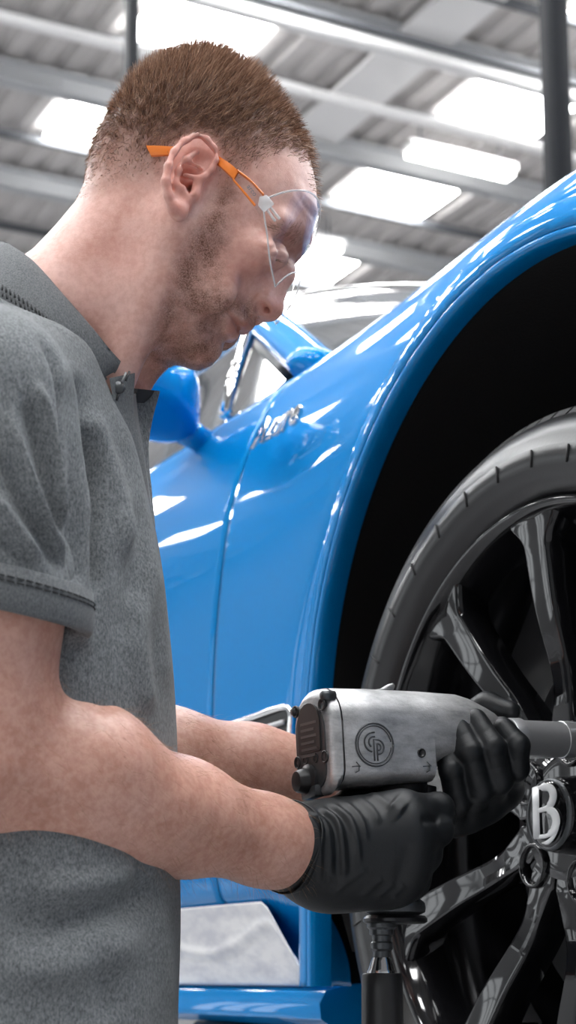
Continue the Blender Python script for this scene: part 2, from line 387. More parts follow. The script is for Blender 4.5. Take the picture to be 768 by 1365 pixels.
def panel(name, y0, y1, step, parent=car, label=None):
    for mir in (False, True):
        o = obj(name, sheet_mesh(*side_sheet(y0, y1, step), mirror=mir), M['paint'], parent, label=label)
        s = o.modifiers.new('thick', 'SOLIDIFY'); s.thickness = .0012; s.offset = -1 if not mir else 1
    return o
panel('front_wing', -.97, .7285, .0065)
panel('door', .7325, 1.98, .02)
panel('rear_wing', 1.984, 3.75, .02)
# backing behind the shut lines, sill, bonnet
gap = MB().box((.05, .70, -.02), (.12, .76, .44)).mesh(); obj('shut_line_seal', gap, M['black'], car)
for mir in (0, 1):
    R = []
    for y in np.linspace(.5, 2.36, 14):
        ring = [(.12, -.206), (.05, -.207), (.036, -.198), (.034, -.180), (.042, -.166), (.072, -.158), (.12, -.156)]
        R.append([((CW - x if mir else x), y, z) for x, z in ring])
    obj('sill', sharp(MB().rings(R).mesh(), 40), M['paint'], car)
g = np.linspace(0, 1, 40)
def grid_mesh(fn, n, m):
    a, b = np.meshgrid(np.linspace(0, 1, n), np.linspace(0, 1, m), indexing='ij'); V = np.stack(fn(a, b), -1).reshape(-1, 3)
    idx = np.arange(n * m).reshape(n, m); Q = np.stack([idx[:-1, :-1], idx[1:, :-1], idx[1:, 1:], idx[:-1, 1:]], -1).reshape(-1, 4)
    return mesh_np('grid', V, Q)
def bonnet(a, b):
    y = -.97 + a * 1.87; nose = np.clip((-y - .42) / .55, 0, 1.2); e = .205 + .5 * nose ** 2.4
    x = e + b * (CW - 2 * e); q = (2 * b - 1)
    z = .708 + .055 * (1 - q * q) + .02 * np.exp(-((np.abs(q) - .62) / .12) ** 2) - .14 * nose ** 1.6; return x, y, z
obj('bonnet', grid_mesh(bonnet, 40, 40), M['paint'], car)
def nosef(a, b):
    y = np.full_like(a, -.97); e = .5; z = -.16 + a * .72; x = e + .02 + b * (CW - 2 * e - .04); return x, y - .06 * np.sin(math.pi * b) + .02 * np.abs(2 * a - 1), z
obj('front_bumper', grid_mesh(nosef, 10, 20), M['paint'], car)
# rolled arch lips
for mir in (0, 1):
    for yc in (0, REAR_Y):
        path = [(-1, -.27, 0)] + [(-1, z, 0) for z in np.linspace(-.22, -.02, 6)] + [(math.cos(a), 0, math.sin(a)) for a in np.linspace(math.pi, 0, 90)] + [(1, z, 0) for z in np.linspace(-.02, -.22, 6)] + [(1, -.27, 0)]
        R = []
        for (cy, zo, sy) in path:
            R.append([((CW - x if mir else x), yc + cy * r, ARCH_Z + zo + sy * r) for x, r in ((-.0108, .4458), (-.0125, .4425), (-.0125, .439), (-.010, .4362), (-.004, .4350), (.006, .4352), (.016, .437))])
        obj('arch_lip', MB().rings(R, False, False, closed=False).mesh(), M['paint'], car)
# underbody and arch liners
mb = MB(); mb.box((.14, .50, -.17), (1.81, 2.36, .45)); mb.box((.50, -.75, -.14), (1.45, .55, .45)); mb.box((.5, 2.3, -.1), (1.45, 3.6, .4)); obj('underbody', mb.mesh(smooth=False), M['liner'], car)
for yc in (0, REAR_Y):
    mb = MB(); mb.lathe([(.006, .437), (.06, .45), (.40, .45), (.46, .40), (.46, .02)], n=60, c=(0, yc, ARCH_Z), a0=math.radians(-32), a1=math.radians(212))
    obj('arch_liner', mb.mesh(), M['liner'], car)
# greenhouse
Abase, Atop = np.array([.20, .80, .71]), np.array([.44, 1.60, 1.12]); Rm = np.array([.46, 2.2, 1.13]); Rr = np.array([.30, 3.15, .76])
rail = spline([Abase, (Abase + Atop) / 2 + (-.012, 0, .02), Atop, Rm, (.40, 2.75, .93), Rr], 40)
def roof(a, b):
    i = 14 + a * 25; r = np.stack([np.interp(i, np.arange(40), rail[:, k]) for k in range(3)], -1); q = 2 * b - 1
    return r[..., 0] + b * (CW - 2 * r[..., 0]), r[..., 1] - .07 * (1 - q * q) * (1 - a), r[..., 2] + .085 * (1 - q * q) * (1 - .4 * a)
obj('roof', grid_mesh(roof, 30, 30), M['paint'], car)
def screen(a, b):
    q = 2 * b - 1; i = a * 15; r = np.stack([np.interp(i, np.arange(40), rail[:, k]) for k in range(3)], -1)
    return r[..., 0] + .02 + b * (CW - 2 * r[..., 0] - .04), r[..., 1] - (.13 * (1 - a) + .065 * a) * (1 - q * q), r[..., 2] + .012 + .085 * (1 - q * q) * a + .06 * (1 - q * q) * (1 - a)
obj('windscreen', grid_mesh(screen, 20, 24), M['glasscar'], car)
for mir in (0, 1):
    fx = (lambda p: (CW - p[0], p[1], p[2])) if mir else (lambda p: tuple(p))
    R = []
    for i in range(0, 30):
        p = rail[i]; t = rail[min(i + 1, 39)] - rail[max(i - 1, 0)]; t /= np.linalg.norm(t)
        s = np.cross(t, (0, 0, 1.0)); s /= np.linalg.norm(s); u = np.cross(s, t)
        wd = .042; R.append([fx(p + wd * math.cos(q) * s + .026 * math.sin(q) * u) for q in np.linspace(0, 2 * math.pi, 12, endpoint=False)])
    obj('roof_pillar', MB().rings(R).mesh(), M['paint'], car)
    belt = spline([(.17, .98, .69), (.18, 1.5, .70), (.19, 2.2, .71), (.24, 2.75, .735)], 20); top = np.array([rail[int(k)] + (.0, 0, -.03) for k in np.linspace(3, 28, 20)])
    V = [fx(p) for p in belt] + [fx(p) for p in top]
    obj('side_window', mesh_np('w', V, [(i, i + 1, 21 + i, 20 + i) for i in range(19)]), M['glasscar'], car)
    obj('window_trim', MB().tube([fx(p) for p in belt], .011, 8).mesh(), M['chrome'], car)
    obj('window_trim', MB().tube([fx(p + np.array([-.012, 0, -.012])) for p in top], .012, 8).mesh(), M['black'], car)
    obj('window_divider', MB().tube([fx((.15, 1.02, .70)), fx((.195, 1.08, .79)), fx((.25, 1.14, .89))], .012, 8).mesh(), M['chrome'], car)
# door mirror
for mir in (0, 1):
    R = []; c = np.array([-.030, .975, .695])
    for k in range(17):
        t = k / 16; y = -.085 + .15 * t; sc = math.sin(math.pi * min(1, .06 + t * .62)) ** .55
        R.append([((CW - (c[0] + .118 * sc * np.sign(math.cos(q)) * abs(math.cos(q)) ** .6) if mir else c[0] + .118 * sc * np.sign(math.cos(q)) * abs(math.cos(q)) ** .6),
                   c[1] + y, c[2] + .072 * sc * np.sign(math.sin(q)) * abs(math.sin(q)) ** .6 + .02 * t - .018 * sc * math.cos(q)) for q in np.linspace(0, 2 * math.pi, 32, endpoint=False)])
    mo = obj('door_mirror', MB().rings(R).mesh(), M['paint'], car)
    s = 1 if not mir else -1; bx = 0 if not mir else CW
    arm = MB().tube([(bx + s * .13, 1.0, .63), (bx + s * .09, .99, .645), (bx + s * .05, .985, .66)], [.022, .02, .024], 12).mesh(); obj('mirror_foot', arm, M['paint'], mo)
    obj('mirror_glass', MB().rings([[(bx + s * (-.02 + .1 * math.cos(q)), 1.043, .71 + .058 * math.sin(q)) for q in np.linspace(0, 2 * math.pi, 24, endpoint=False)]] , True, False).mesh(), M['chrome'], mo)
# wing vent
vt = obj('wing_vent', sharp(MB().rings([[(x, y, z) for y, z in ((.50, .166), (.715, .163), (.70, .10), (.52, .095))] for x in (-.0015, .02)]).mesh(), 20), M['black'], car)
obj('vent_trim', MB().tube(spline([(-.004, .505, .1), (-.005, .498, .135), (-.005, .505, .166), (-.005, .60, .1665), (-.004, .715, .164)], 20), .0045, 8).mesh(), M['chrome'], vt)
for k in range(3):
    z = .148 - .017 * k; obj('vent_blade', MB().tube([(-.004, .515, z + .002), (-.006, .60, z), (-.003, .70, z - .001)], .0035, 8).mesh(), M['steel'], vt)
# wing script
bx = MB(); tm = text_mesh('Azure', .052, .0022, .0008, .35)
yb, zb = carplane(371, 567, .016)
sl = math.atan2(.023, .08)
Mx = Matrix(((0, math.sin(sl) * 1, -math.cos(sl), .0135), (-1, 0, 0, yb), (0, math.cos(sl), math.sin(sl), zb), (0, 0, 0, 1)))
xform(tm, Mx); obj('wing_script', tm, M['chrome'], car, label='chrome script reading Azure')
# arch fixing clips inside the lip
for px, py in ((478, 640), (474, 655)):
    y, z = carplane(px, py, .05); obj('liner_clip', MB().lathe([(0, .001), (0, .007), (.006, .007)], n=14, c=(.045, y, z)).mesh(), M['black'], car)

# thin white patch over the bottom of the door, with a wavy raised line
def patch(a, b):
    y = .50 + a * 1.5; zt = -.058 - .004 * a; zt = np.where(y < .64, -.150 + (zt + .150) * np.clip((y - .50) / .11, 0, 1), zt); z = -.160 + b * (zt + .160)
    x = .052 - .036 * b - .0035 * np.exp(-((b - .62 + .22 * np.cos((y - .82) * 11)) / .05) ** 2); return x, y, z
sh_me = grid_mesh(patch, 90, 30); xform(sh_me, Matrix.Translation(Vector(HUB)) @ Matrix.Rotation(CR, 4, 'Z'))
sh_o = obj('door_foot_patch', sh_me, M['patch'], label='white patch with a wavy ridge along the foot of the blue car door', cat='patch'); sm_ = sh_o.modifiers.new('t', 'SOLIDIFY'); sm_.thickness = .001
# ---- front wheel, rear wheel copied from it
def make_wheel(parent):
    w = empty('wheel', parent=parent)
    prof = [(.012, .296), (.004, .303), (-.004, .310), (-.010, .318), (-.0125, .3265), (-.0135, .3275), (-.0135, .345), (-.012, .3465), (-.010, .356), (-.003, .3685), (.007, .3775), (.0095, .3785), (.0125, .380), (.021, .386), (.034, .390), (.05, .392)]
    mb = MB(); mb.lathe(prof, n=160); obj('tyre', mb.mesh(), M['rubber'], w)
    mb = MB(); mb.lathe([(.05, .392), (.15, .394), (.25, .392), (.275, .38), (.285, .33), (.275, .29)], n=120); obj('tyre_back', mb.mesh(), M['tread'], w)
    # shoulder tread blocks
    mb = MB(); nb = 96
    for k in range(nb):
        a = 2 * math.pi * k / nb; da = 2 * math.pi / nb * .84; sk = .018
        R = []
        for (x, r, s) in ((.011, .380, 0), (.018, .3875, .2), (.034, .3935, .5), (.060, .3955, 1)):
            R.append([(x, rr * math.cos(q + sk * s), rr * math.sin(q + sk * s)) for q in (a, a + da) for rr in ((r - .006, r) if q == a else (r, r - .006))])
        mb.rings(R)
    obj('tread_blocks', mb.mesh(smooth=False), M['tread'], w, kind='stuff')
    # sidewall joints (fine radial ribs of the protector band)
    a0_ = 2 * math.pi * .4 / 36
    rib = MB().tube([(-.0142, r * math.cos(a0_), r * math.sin(a0_)) for r in (.3275, .336, .3445)], .0011, 5).mesh(); rib.materials.append(M['tread'])
    for k in range(36): obj('sidewall_rib', rib, None, w).rotation_euler = (2 * math.pi * k / 36, 0, 0)
    # rim: lip, barrel, back
    rimp = [(.016, .298), (.006, .3005), (-.001, .299), (-.003, .2955), (.0, .291), (.010, .288), (.022, .282), (.06, .274), (.10, .268), (.22, .266), (.26, .285), (.27, .296)]
    obj('rim', MB().lathe(rimp, n=120).mesh(), M['blackgloss'], w)
    # ten spokes in five pairs
    def win_half(r, r0, ro, half):                      # half-angle of a window at radius r
        full = math.pi / 10
        a = 1 - np.clip((r - r0) / ro, 0, 1); return np.sqrt(np.clip(1 - a ** 2, 0, 1))
    rr = np.r_[.060, .066, .0715, np.linspace(.0755, .13, 22), np.linspace(.135, .262, 22), np.linspace(.266, .293, 9)]
    for k in range(10):
        ac = math.radians(-20 + 36 * k)
        R = []
        for r in rr:
            wh = []
            for s in (-1, 1):
                r0, ro = .0735, .055
                wn_ = win_half(r, r0, ro, 0)
                out = sstep(.25, .292, r)                # flares into the rim
                spoke_hw = (.0150 + .006 * sstep(.12, .28, r) + .020 * out ** 2) / r
                half = math.pi / 10
                wh.append(half * (1 - wn_) + spoke_hw * wn_ if r > r0 else half)
            xf = .026 - .020 * ((r - .06) / .235) ** 1.2 + .010 * math.exp(-((r - .13) / .05) ** 2)
            dep = .042 if r > .0735 else .03
            ch = .0062
            a0, a1 = ac - wh[0], ac + wh[1]
            pt = lambda x, q: (x, r * math.cos(q), r * math.sin(q))
            c = min(ch / r, .45 * wh[0])
            R.append([pt(xf + dep, a0 + c * 1.3), pt(xf + dep * .5, a0), pt(xf + .007, a0), pt(xf + .0012, a0 + c * .5), pt(xf, a0 + c), pt(xf + .0035, ac), pt(xf, a1 - c), pt(xf + .0012, a1 - c * .5), pt(xf + .007, a1), pt(xf + dep * .5, a1), pt(xf + dep, a1 - c * 1.3)])
        obj('spoke', sharp(MB().rings(R).mesh(), 40), M['blackgloss'], w)
    # hub, lug wells and bolts
    obj('hub', MB().lathe([(.10, .062), (.055, .062), (.034, .0625), (.027, .060), (.030, .048), (.030, .0)], n=64).mesh(), M['blackgloss'], w)
    for k in range(5):
        a = math.radians(103 + 72 * k); y, z = .0675 * math.cos(a), .0675 * math.sin(a)
        obj('lug_well', MB().lathe([(.062, .0), (.062, .0160), (.030, .0166), (.0255, .0180), (.0245, .0195), (.026, .0215), (.036, .0225)], n=32, c=(0, y, z)).mesh(), M['blackgloss'], w)
        R = [[(x, y + q * math.cos(math.pi * j / 3), z + q * math.sin(math.pi * j / 3)) for j in range(6)] for x, q in ((.05, .011), (.034, .011), (.031, .009))]
        obj('wheel_bolt', sharp(MB().rings(R).mesh(), 20), M['blackmet'], w)
    obj('centre_cap', MB().lathe([(.036, .036), (.022, .036), (.013, .0335), (.010, .031), (.0085, .024), (.0078, .0)], n=48).mesh(), M['blackgloss'], w)
    obj('cap_ring', MB().lathe([(.0135, .0342), (.0095, .0325), (.0102, .0305), (.0125, .0302)], n=48).mesh(), M['castdark'], w)
    bb = MB()
    bb.tube([(-.0095, u, 0) for u in (-.0275, -.01, .01, .0275)], .0040, 10)
    bb.tube(spline([(-.0120, .0262, 0), (-.002, .0268, 0), (.007, .0245, 0), (.0105, .0170, 0), (.0085, .0085, 0), (.002, .0030, 0), (-.0085, .0018, 0)], 24), [.0022] * 4 + [.0042] * 14 + [.0028] * 6, 10)
    bb.tube(spline([(-.0085, .0020, 0), (.003, .0022, 0), (.0105, -.0030, 0), (.0130, -.0125, 0), (.0095, -.0220, 0), (.001, -.0266, 0), (-.0120, -.0264, 0)], 24), [.0026] * 5 + [.0044] * 13 + [.0024] * 6, 10)
    bb.tube(spline([(-.004, -.0335, 0), (.003, -.0335, 0), (.010, -.0280, 0), (.0155, -.0200, 0)], 12), [.0005, .001, .0018, .0024, .0026, .0026, .0024, .002, .0016, .0012, .0008, .0005], 8)
    tb = bb.mesh()
    for v_ in tb.vertices: v_.co.z *= .2; v_.co.y = v_.co.y * .86 + .0015; v_.co.x *= 1.42
    xform(tb, Matrix(((0, 0, -1, .0066), (-1, 0, 0, 0), (0, 1, 0, .001), (0, 0, 0, 1)))); obj('cap_letter', tb, M['white'], w, label='white letter B')
    # brake
    obj('brake_disc', MB().lathe([(.115, .10), (.115, .20), (.145, .20), (.145, .10)], n=72).mesh(), M['disc'], w)
    mb = MB(); mb.lathe([(.095, .15), (.095, .215), (.165, .215), (.165, .15)], n=20, a0=math.radians(150), a1=math.radians(215), cap=True); obj('brake_caliper', mb.mesh(), M['black'], w)
    obj('balance_weight', MB().lathe([(.075, .268), (.075, .262), (.12, .262), (.12, .268)], n=8, a0=math.radians(-48), a1=math.radians(-38), cap=True).mesh(), M['steel'], w)
    return w
wheel = make_wheel(car)
for (x, y, rz) in ((0, REAR_Y, 0), (CW, 0, math.pi), (CW, REAR_Y, math.pi)):
    c = wheel.copy(); COL.objects.link(c); c.location = (x, y, 0); c.rotation_euler = (0, 0, rz)
    for ch in list(wheel.children):
        if ch.name.split('.')[0] in ('tyre', 'tyre_back', 'rim', 'spoke', 'hub', 'centre_cap'):
            d = ch.copy(); COL.objects.link(d); d.parent = c
# ---- lift under the car
LZ = HUB[2] - .212
lift = empty('scissor_lift', tuple(np.array([*(HUB[:2]), 0])), CR, label='grey scissor lift carrying the blue coupe by its sills', cat='car lift')
for x in (.20, 1.45):
    mb = MB(); mb.box((x, .62, 0), (x + .3, 2.3, .08)); obj('base_frame', bevel_mesh(mb.mesh(), .01, 1), M['concretegrey'], lift)
    mb = MB(); mb.box((x, .62, LZ - .14), (x + .3, 2.3, LZ - .04)); obj('platform', bevel_mesh(mb.mesh(), .01, 1), M['concretegrey'], lift)
    for s in (0, 1):
        mb = MB(); y0, y1 = (.70, 2.2) if s else (2.2, .70); mb.tube([(x + .1 + .1 * s, y0, .1), (x + .1 + .1 * s, (y0 + y1) / 2, (LZ - .04) / 2), (x + .1 + .1 * s, y1, LZ - .16)], .04, 8); obj('scissor_arm', mb.mesh(), M['concretegrey'], lift)
    for y in (.75, 2.1):
        mb = MB(); mb.box((x - .16 if x < 1 else x + .2, y, LZ - .05), (x + .1 if x < 1 else x + .46, y + .14, LZ + .004)); obj('rubber_pad', bevel_mesh(mb.mesh(), .008, 1), M['black'], lift)

# ---------------------------------------------------------------- implicit-surface sculpting
class Field:
    def __init__(s, lo, hi, h):
        s.lo = np.array(lo, float); s.h = h; s.n = np.ceil((np.array(hi) - s.lo) / h).astype(int) + 1
        s.ax = [s.lo[i] + h * np.arange(s.n[i]) for i in range(3)]; s.f = np.full(tuple(s.n), .2, np.float32)
    def _sub(s, lo, hi):
        a = np.clip(np.floor((np.array(lo) - s.lo) / s.h).astype(int), 0, s.n); b = np.clip(np.ceil((np.array(hi) - s.lo) / s.h).astype(int) + 1, 0, s.n)
        sl = tuple(slice(i, j) for i, j in zip(a, b))
        return sl, [s.ax[i][sl[i]].reshape([-1 if k == i else 1 for k in range(3)]).astype(np.float32) for i in range(3)]
    def put(s, fn, lo, hi, k=.01, mode='add'):
        pad = k * 1.2 + 3 * s.h + .004; sl, (X, Y, Z) = s._sub(np.array(lo) - pad, np.array(hi) + pad)
        if 0 in s.f[sl].shape: return
        d = fn(X, Y, Z); f = s.f[sl]
        if mode == 'add':
            h = np.maximum(k - np.abs(f - d), 0) / k; s.f[sl] = np.minimum(f, d) - h * h * k * .25
        else:
            d = -d; h = np.maximum(k - np.abs(f - d), 0) / k; s.f[sl] = np.maximum(f, d) + h * h * k * .25
    def cone(s, a, b, ra, rb, k=.01, mode='add'):
        a = np.array(a, np.float32); b = np.array(b, np.float32); ab = b - a; L2 = float(ab @ ab) + 1e-12; r = max(ra, rb)
        def fn(X, Y, Z):
            px, py, pz = X - a[0], Y - a[1], Z - a[2]; t = np.clip((px * ab[0] + py * ab[1] + pz * ab[2]) / L2, 0, 1)
            return np.sqrt((px - t * ab[0]) ** 2 + (py - t * ab[1]) ** 2 + (pz - t * ab[2]) ** 2) - (ra + (rb - ra) * t)
        s.put(fn, np.minimum(a, b) - r, np.maximum(a, b) + r, k, mode)
    def chain(s, pts, rad, k=.01, mode='add'):
        if not hasattr(rad, '__len__'): rad = [rad] * len(pts)
        for i in range(len(pts) - 1): s.cone(pts[i], pts[i + 1], rad[i], rad[i + 1], k, mode)
    def ell(s, c, r, k=.01, mode='add', R=None):
        c = np.array(c, np.float32); r = np.array(r, np.float32); R = np.eye(3) if R is None else np.array(R)   # rows: local axes
        def fn(X, Y, Z):
            x, y, z = X - c[0], Y - c[1], Z - c[2]
            q = [(R[i, 0] * x + R[i, 1] * y + R[i, 2] * z) for i in range(3)]
            k0 = np.sqrt(sum((q[i] / r[i]) ** 2 for i in range(3))); k1 = np.sqrt(sum((q[i] / r[i] ** 2) ** 2 for i in range(3))) + 1e-6
            return k0 * (k0 - 1) / k1
        m = r.max(); s.put(fn, c - m, c + m, k, mode)
    def mesh(s):
        f = s.f; ins = f < 0; c = np.zeros(tuple(s.n - 1), np.uint8)
        off = [(i, j, k) for i in (0, 1) for j in (0, 1) for k in (0, 1)]
        for (i, j, k) in off: c += ins[i:i + s.n[0] - 1, j:j + s.n[1] - 1, k:k + s.n[2] - 1]
        act = (c > 0) & (c < 8); ix = np.argwhere(act); ids = np.full(c.shape, -1, np.int32); ids[act] = np.arange(len(ix))
        val = np.stack([f[ix[:, 0] + i, ix[:, 1] + j, ix[:, 2] + k] for (i, j, k) in off], 1)
        acc = np.zeros((len(ix), 3)); cnt = np.zeros(len(ix)); O = np.array(off, float)
        for a in range(8):
            for b in range(a + 1, 8):
                if abs(O[a] - O[b]).sum() != 1: continue
                va, vb = val[:, a], val[:, b]; m = (va < 0) != (vb < 0); t = va[m] / (va[m] - vb[m])
                acc[m] += O[a] + t[:, None] * (O[b] - O[a]); cnt[m] += 1
        V = s.lo + (ix + acc / cnt[:, None]) * s.h; Q = []
        for ax in range(3):
            u, v = [(1, 2), (2, 0), (0, 1)][ax]
            A = [slice(None)] * 3; B = [slice(None)] * 3; A[ax] = slice(0, -1); B[ax] = slice(1, None)
            a, b = ins[tuple(A)], ins[tuple(B)]; e = np.argwhere(a != b)
            e = e[(e[:, u] > 0) & (e[:, v] > 0) & (e[:, u] < s.n[u] - 1) & (e[:, v] < s.n[v] - 1)]
            fl = a[tuple(e.T)]; cells = []
            for du, dv in ((-1, -1), (0, -1), (0, 0), (-1, 0)):
                q = e.copy(); q[:, u] += du; q[:, v] += dv; cells.append(ids[tuple(q.T)])
            q = np.stack(cells, 1); q[~fl] = q[~fl][:, ::-1]; Q.append(q)
        return V, np.concatenate(Q)
def normals(V, Q):
    n = np.cross(V[Q[:, 2]] - V[Q[:, 0]], V[Q[:, 3]] - V[Q[:, 1]]); N = np.zeros_like(V)
    for i in range(4): np.add.at(N, Q[:, i], n)
    return N / (np.linalg.norm(N, axis=1, keepdims=True) + 1e-12)
def relax(V, Q, it=1, lam=.5):
    for _ in range(it):
        S = np.zeros_like(V); c = np.zeros(len(V))
        for i in range(4):
            for j in (1, 3): np.add.at(S, Q[:, i], V[Q[:, (i + j) % 4]]); np.add.at(c, Q[:, i], 1)
        V = V + lam * (S / np.maximum(c, 1)[:, None] - V)
    return V
def poly_dist(px, py, pts, closed=False):
    """unsigned distance to a polyline, in the units of px"""
    d = np.full(px.shape, 1e9); n = len(pts)
    for i in range(n if closed else n - 1):
        ax, ay = pts[i]; bx, by = pts[(i + 1) % n]; dx, dy = bx - ax, by - ay
        t = np.clip(((px - ax) * dx + (py - ay) * dy) / (dx * dx + dy * dy + 1e-12), 0, 1)
        d = np.minimum(d, (px - ax - t * dx) ** 2 + (py - ay - t * dy) ** 2)
    return np.sqrt(d)
def inside(px, py, pts):
    c = np.zeros(px.shape, bool); n = len(pts)
    for i in range(n):
        ax, ay = pts[i]; bx, by = pts[(i + 1) % n]
        if ay == by: continue
        m = (ay > py) != (by > py); c ^= m & (px < (bx - ax) * (py - ay) / (by - ay) + ax)
    return c
def area_mask(px, py, pts, soft):
    d = poly_dist(px, py, pts, True); d = np.where(inside(px, py, pts), d, -d); return np.clip(.5 + d / (2 * soft), 0, 1)
def blur(A, sg):
    k = int(3 * sg) + 1; x = np.arange(-k, k + 1); g = np.exp(-.5 * (x / sg) ** 2); g /= g.sum()
    B = np.pad(A, k, mode='edge'); B = np.apply_along_axis(lambda r: np.convolve(r, g, 'valid'), 0, B); return np.apply_along_axis(lambda r: np.convolve(r, g, 'valid'), 1, B)
def creases(V, Q, near, lines, mirror_y=None, taper=None):
    """move vertices along normals: lines = (points, height in mm, half-width px), traced on the near side"""
    W = V.copy()
    if mirror_y is not None: W[:, 1] = np.where(W[:, 1] > mirror_y, 2 * mirror_y - W[:, 1], W[:, 1])
    px, py = proj(W); N = normals(V, Q); d = np.zeros(len(V))
    for pts, amp, sg in lines:
        pts = [tuple(p) for p in (spline(pts, 4 * len(pts)) if len(pts) > 2 else pts)]
        best = np.full(len(V), 1e9); tt = np.zeros(len(V)); n = len(pts) - 1
        for i in range(n):
            (ax, ay), (bx, by) = pts[i], pts[i + 1]; dx, dy = bx - ax, by - ay
            t = np.clip(((px - ax) * dx + (py - ay) * dy) / (dx * dx + dy * dy + 1e-12), 0, 1)
            q = (px - ax - t * dx) ** 2 + (py - ay - t * dy) ** 2; m = q < best; best[m] = q[m]; tt[m] = (i + t[m]) / n
        d += amp * .001 * np.exp(-.5 * best / sg ** 2) * (1 if taper is None else sstep(0, taper, tt) * sstep(1, 1 - taper, tt))
    return V + N * (d * near(V, N))[:, None]

# ---------------------------------------------------------------- the man
Y0 = 1.43
def H(px, py, lat=0.0): return P(px, py, Y0 - lat)
def XZ(pts): return [(float(p[0]), float(p[2])) for p in (H(a, b) for a, b in pts)]
# silhouette of skull, face (no nose) and neck, traced in profile
SIL = [(424, 285), (421, 245), (411, 205), (390, 165), (360, 130), (325, 100), (288, 82), (250, 82), (210, 95), (175, 122), (148, 155), (127, 190), (117, 225), (112, 252), (100, 278), (75, 308), (44, 342), (-40, 405), (-120, 520), (-60, 640), (130, 640), (120, 545), (150, 500), (172, 478), (200, 471), (226, 479), (247, 486), (265, 490), (281, 484), (290, 470), (294, 460), (301, 454), (309, 449), (314, 443), (318, 439), (326, 440), (333, 435), (338, 426), (341, 420), (347, 408), (357, 392), (370, 372), (382, 350), (389, 341), (397, 333), (408, 321), (417, 306)]
HS = .00135
lo = H(-10, 560); hi = H(460, 40)
hf = Field((lo[0], Y0 - .125, lo[2]), (hi[0], Y0 + .125, hi[2]), HS)
gx, gz = np.meshgrid(hf.ax[0], hf.ax[2], indexing='ij')
sil = XZ(SIL); sil = [tuple(p) for p in np.array(sil)]
sd = poly_dist(gx, gz, sil, True); sd = np.where(inside(gx, gz, sil), sd, -sd)
ANCH = [  # px, py, depth to full width, half width (m)
    (290, 95, .085, .074), (230, 110, .085, .075), (170, 160, .080, .073), (130, 220, .075, .066), (250, 170, .085, .0775), (340, 150, .078, .072),
    (400, 200, .062, .064), (412, 250, .052, .060), (405, 290, .046, .059), (350, 240, .07, .0665), (300, 240, .07, .072), (215, 240, .07, .070),
    (398, 322, .036, .057), (360, 320, .05, .063), (320, 310, .06, .068), (378, 355, .035, .050), (345, 365, .045, .060), (310, 370, .05, .0625),
    (335, 410, .050, .036), (315, 425, .056, .036), (300, 440, .054, .036), (280, 470, .034, .032), (262, 478, .028, .036), (250, 450, .038, .048),
    (215, 455, .040, .052), (225, 400, .05, .060), (240, 340, .06, .067), (160, 300, .06, .062), (120, 300, .055, .056), (180, 400, .05, .056), (110, 380, .055, .060), (60, 420, .06, .068), (130, 470, .05, .060), (40, 520, .06, .075)]
wsum = np.zeros_like(gx); Dm = np.zeros_like(gx); Wm = np.zeros_like(gx)
for a, b, D, W in ANCH:
    q = H(a, b); w = np.exp(-.5 * ((gx - q[0]) ** 2 + (gz - q[2]) ** 2) / .021 ** 2) + 1e-9; wsum += w; Dm += w * D; Wm += w * W
Dm /= wsum; Wm /= wsum
t = np.clip(sd / Dm, -3, 1.0)
tb = blur(np.clip(t, -.5, 1), 7); mx = sstep(.12, .55, t); t2 = t * (1 - mx) + tb * mx
A3 = (1 - np.minimum(t2, 1))[:, None, :].astype(np.float32); W3 = Wm[:, None, :].astype(np.float32); S3 = np.minimum(Dm, Wm)[:, None, :].astype(np.float32)
yy = np.abs(hf.ax[1] - Y0)[None, :, None].astype(np.float32)
hf.f = ((np.sqrt(A3 ** 2 + (yy / W3) ** 2) - 1) * S3).astype(np.float32)
def both(fn, *a, **k):
    for s in (1, -1): fn(s, *a, **k)
def SY(p, s):
    p = np.array(p, float); 
    if s < 0: p[1] = 2 * Y0 - p[1]
    return p
# neck muscle and jaw line
for s in (1, -1):
    hf.cone(SY(H(235, 300, .056), s), SY(H(150, 520, .030), s), .014, .016, .03)
    hf.cone(SY(H(228, 372, .052), s), SY(H(258, 446, .026), s), .009, .007, .012)      # jaw
    hf.ell(SY(H(345, 338, .047), s), (.017, .013, .012), .018)                         # cheekbone
    hf.ell(SY(H(288, 385, .046), s), (.017, .010, .020), .02)                          # cheek
    hf.cone(SY(H(398, 312, .008), s), SY(H(372, 296, .046), s), .0075, .007, .014)     # brow ridge
    hf.ell(SY(H(379, 341, .034), s), (.0135, .0125, .0125), .010, 'sub')                # orbit
    hf.ell(SY(H(366, 341, .031), s), (.0118, .0118, .0118), .004)                      # eyeball under the lid
    hf.cone(SY(H(377, 339, .022), s), SY(H(361, 337, .043), s), .0036, .0028, .005)      # upper lid
    hf.cone(SY(H(371, 349, .022), s), SY(H(360, 346, .042), s), .0028, .0022, .005)     # lower lid
    # lips
    hf.chain([SY(H(331, 431, .0), s), SY(H(323, 426, .010), s), SY(H(309, 416, .0225), s)], [.0046, .0048, .0026], .004)
    hf.chain([SY(H(309, 442, .0), s), SY(H(305, 435, .010), s), SY(H(303, 420, .0225), s)], [.0060, .0058, .0030], .004)
hf.cone(H(278, 463, .006), H(278, 463, -.006), .0105, .0105, .008)                       # chin boss
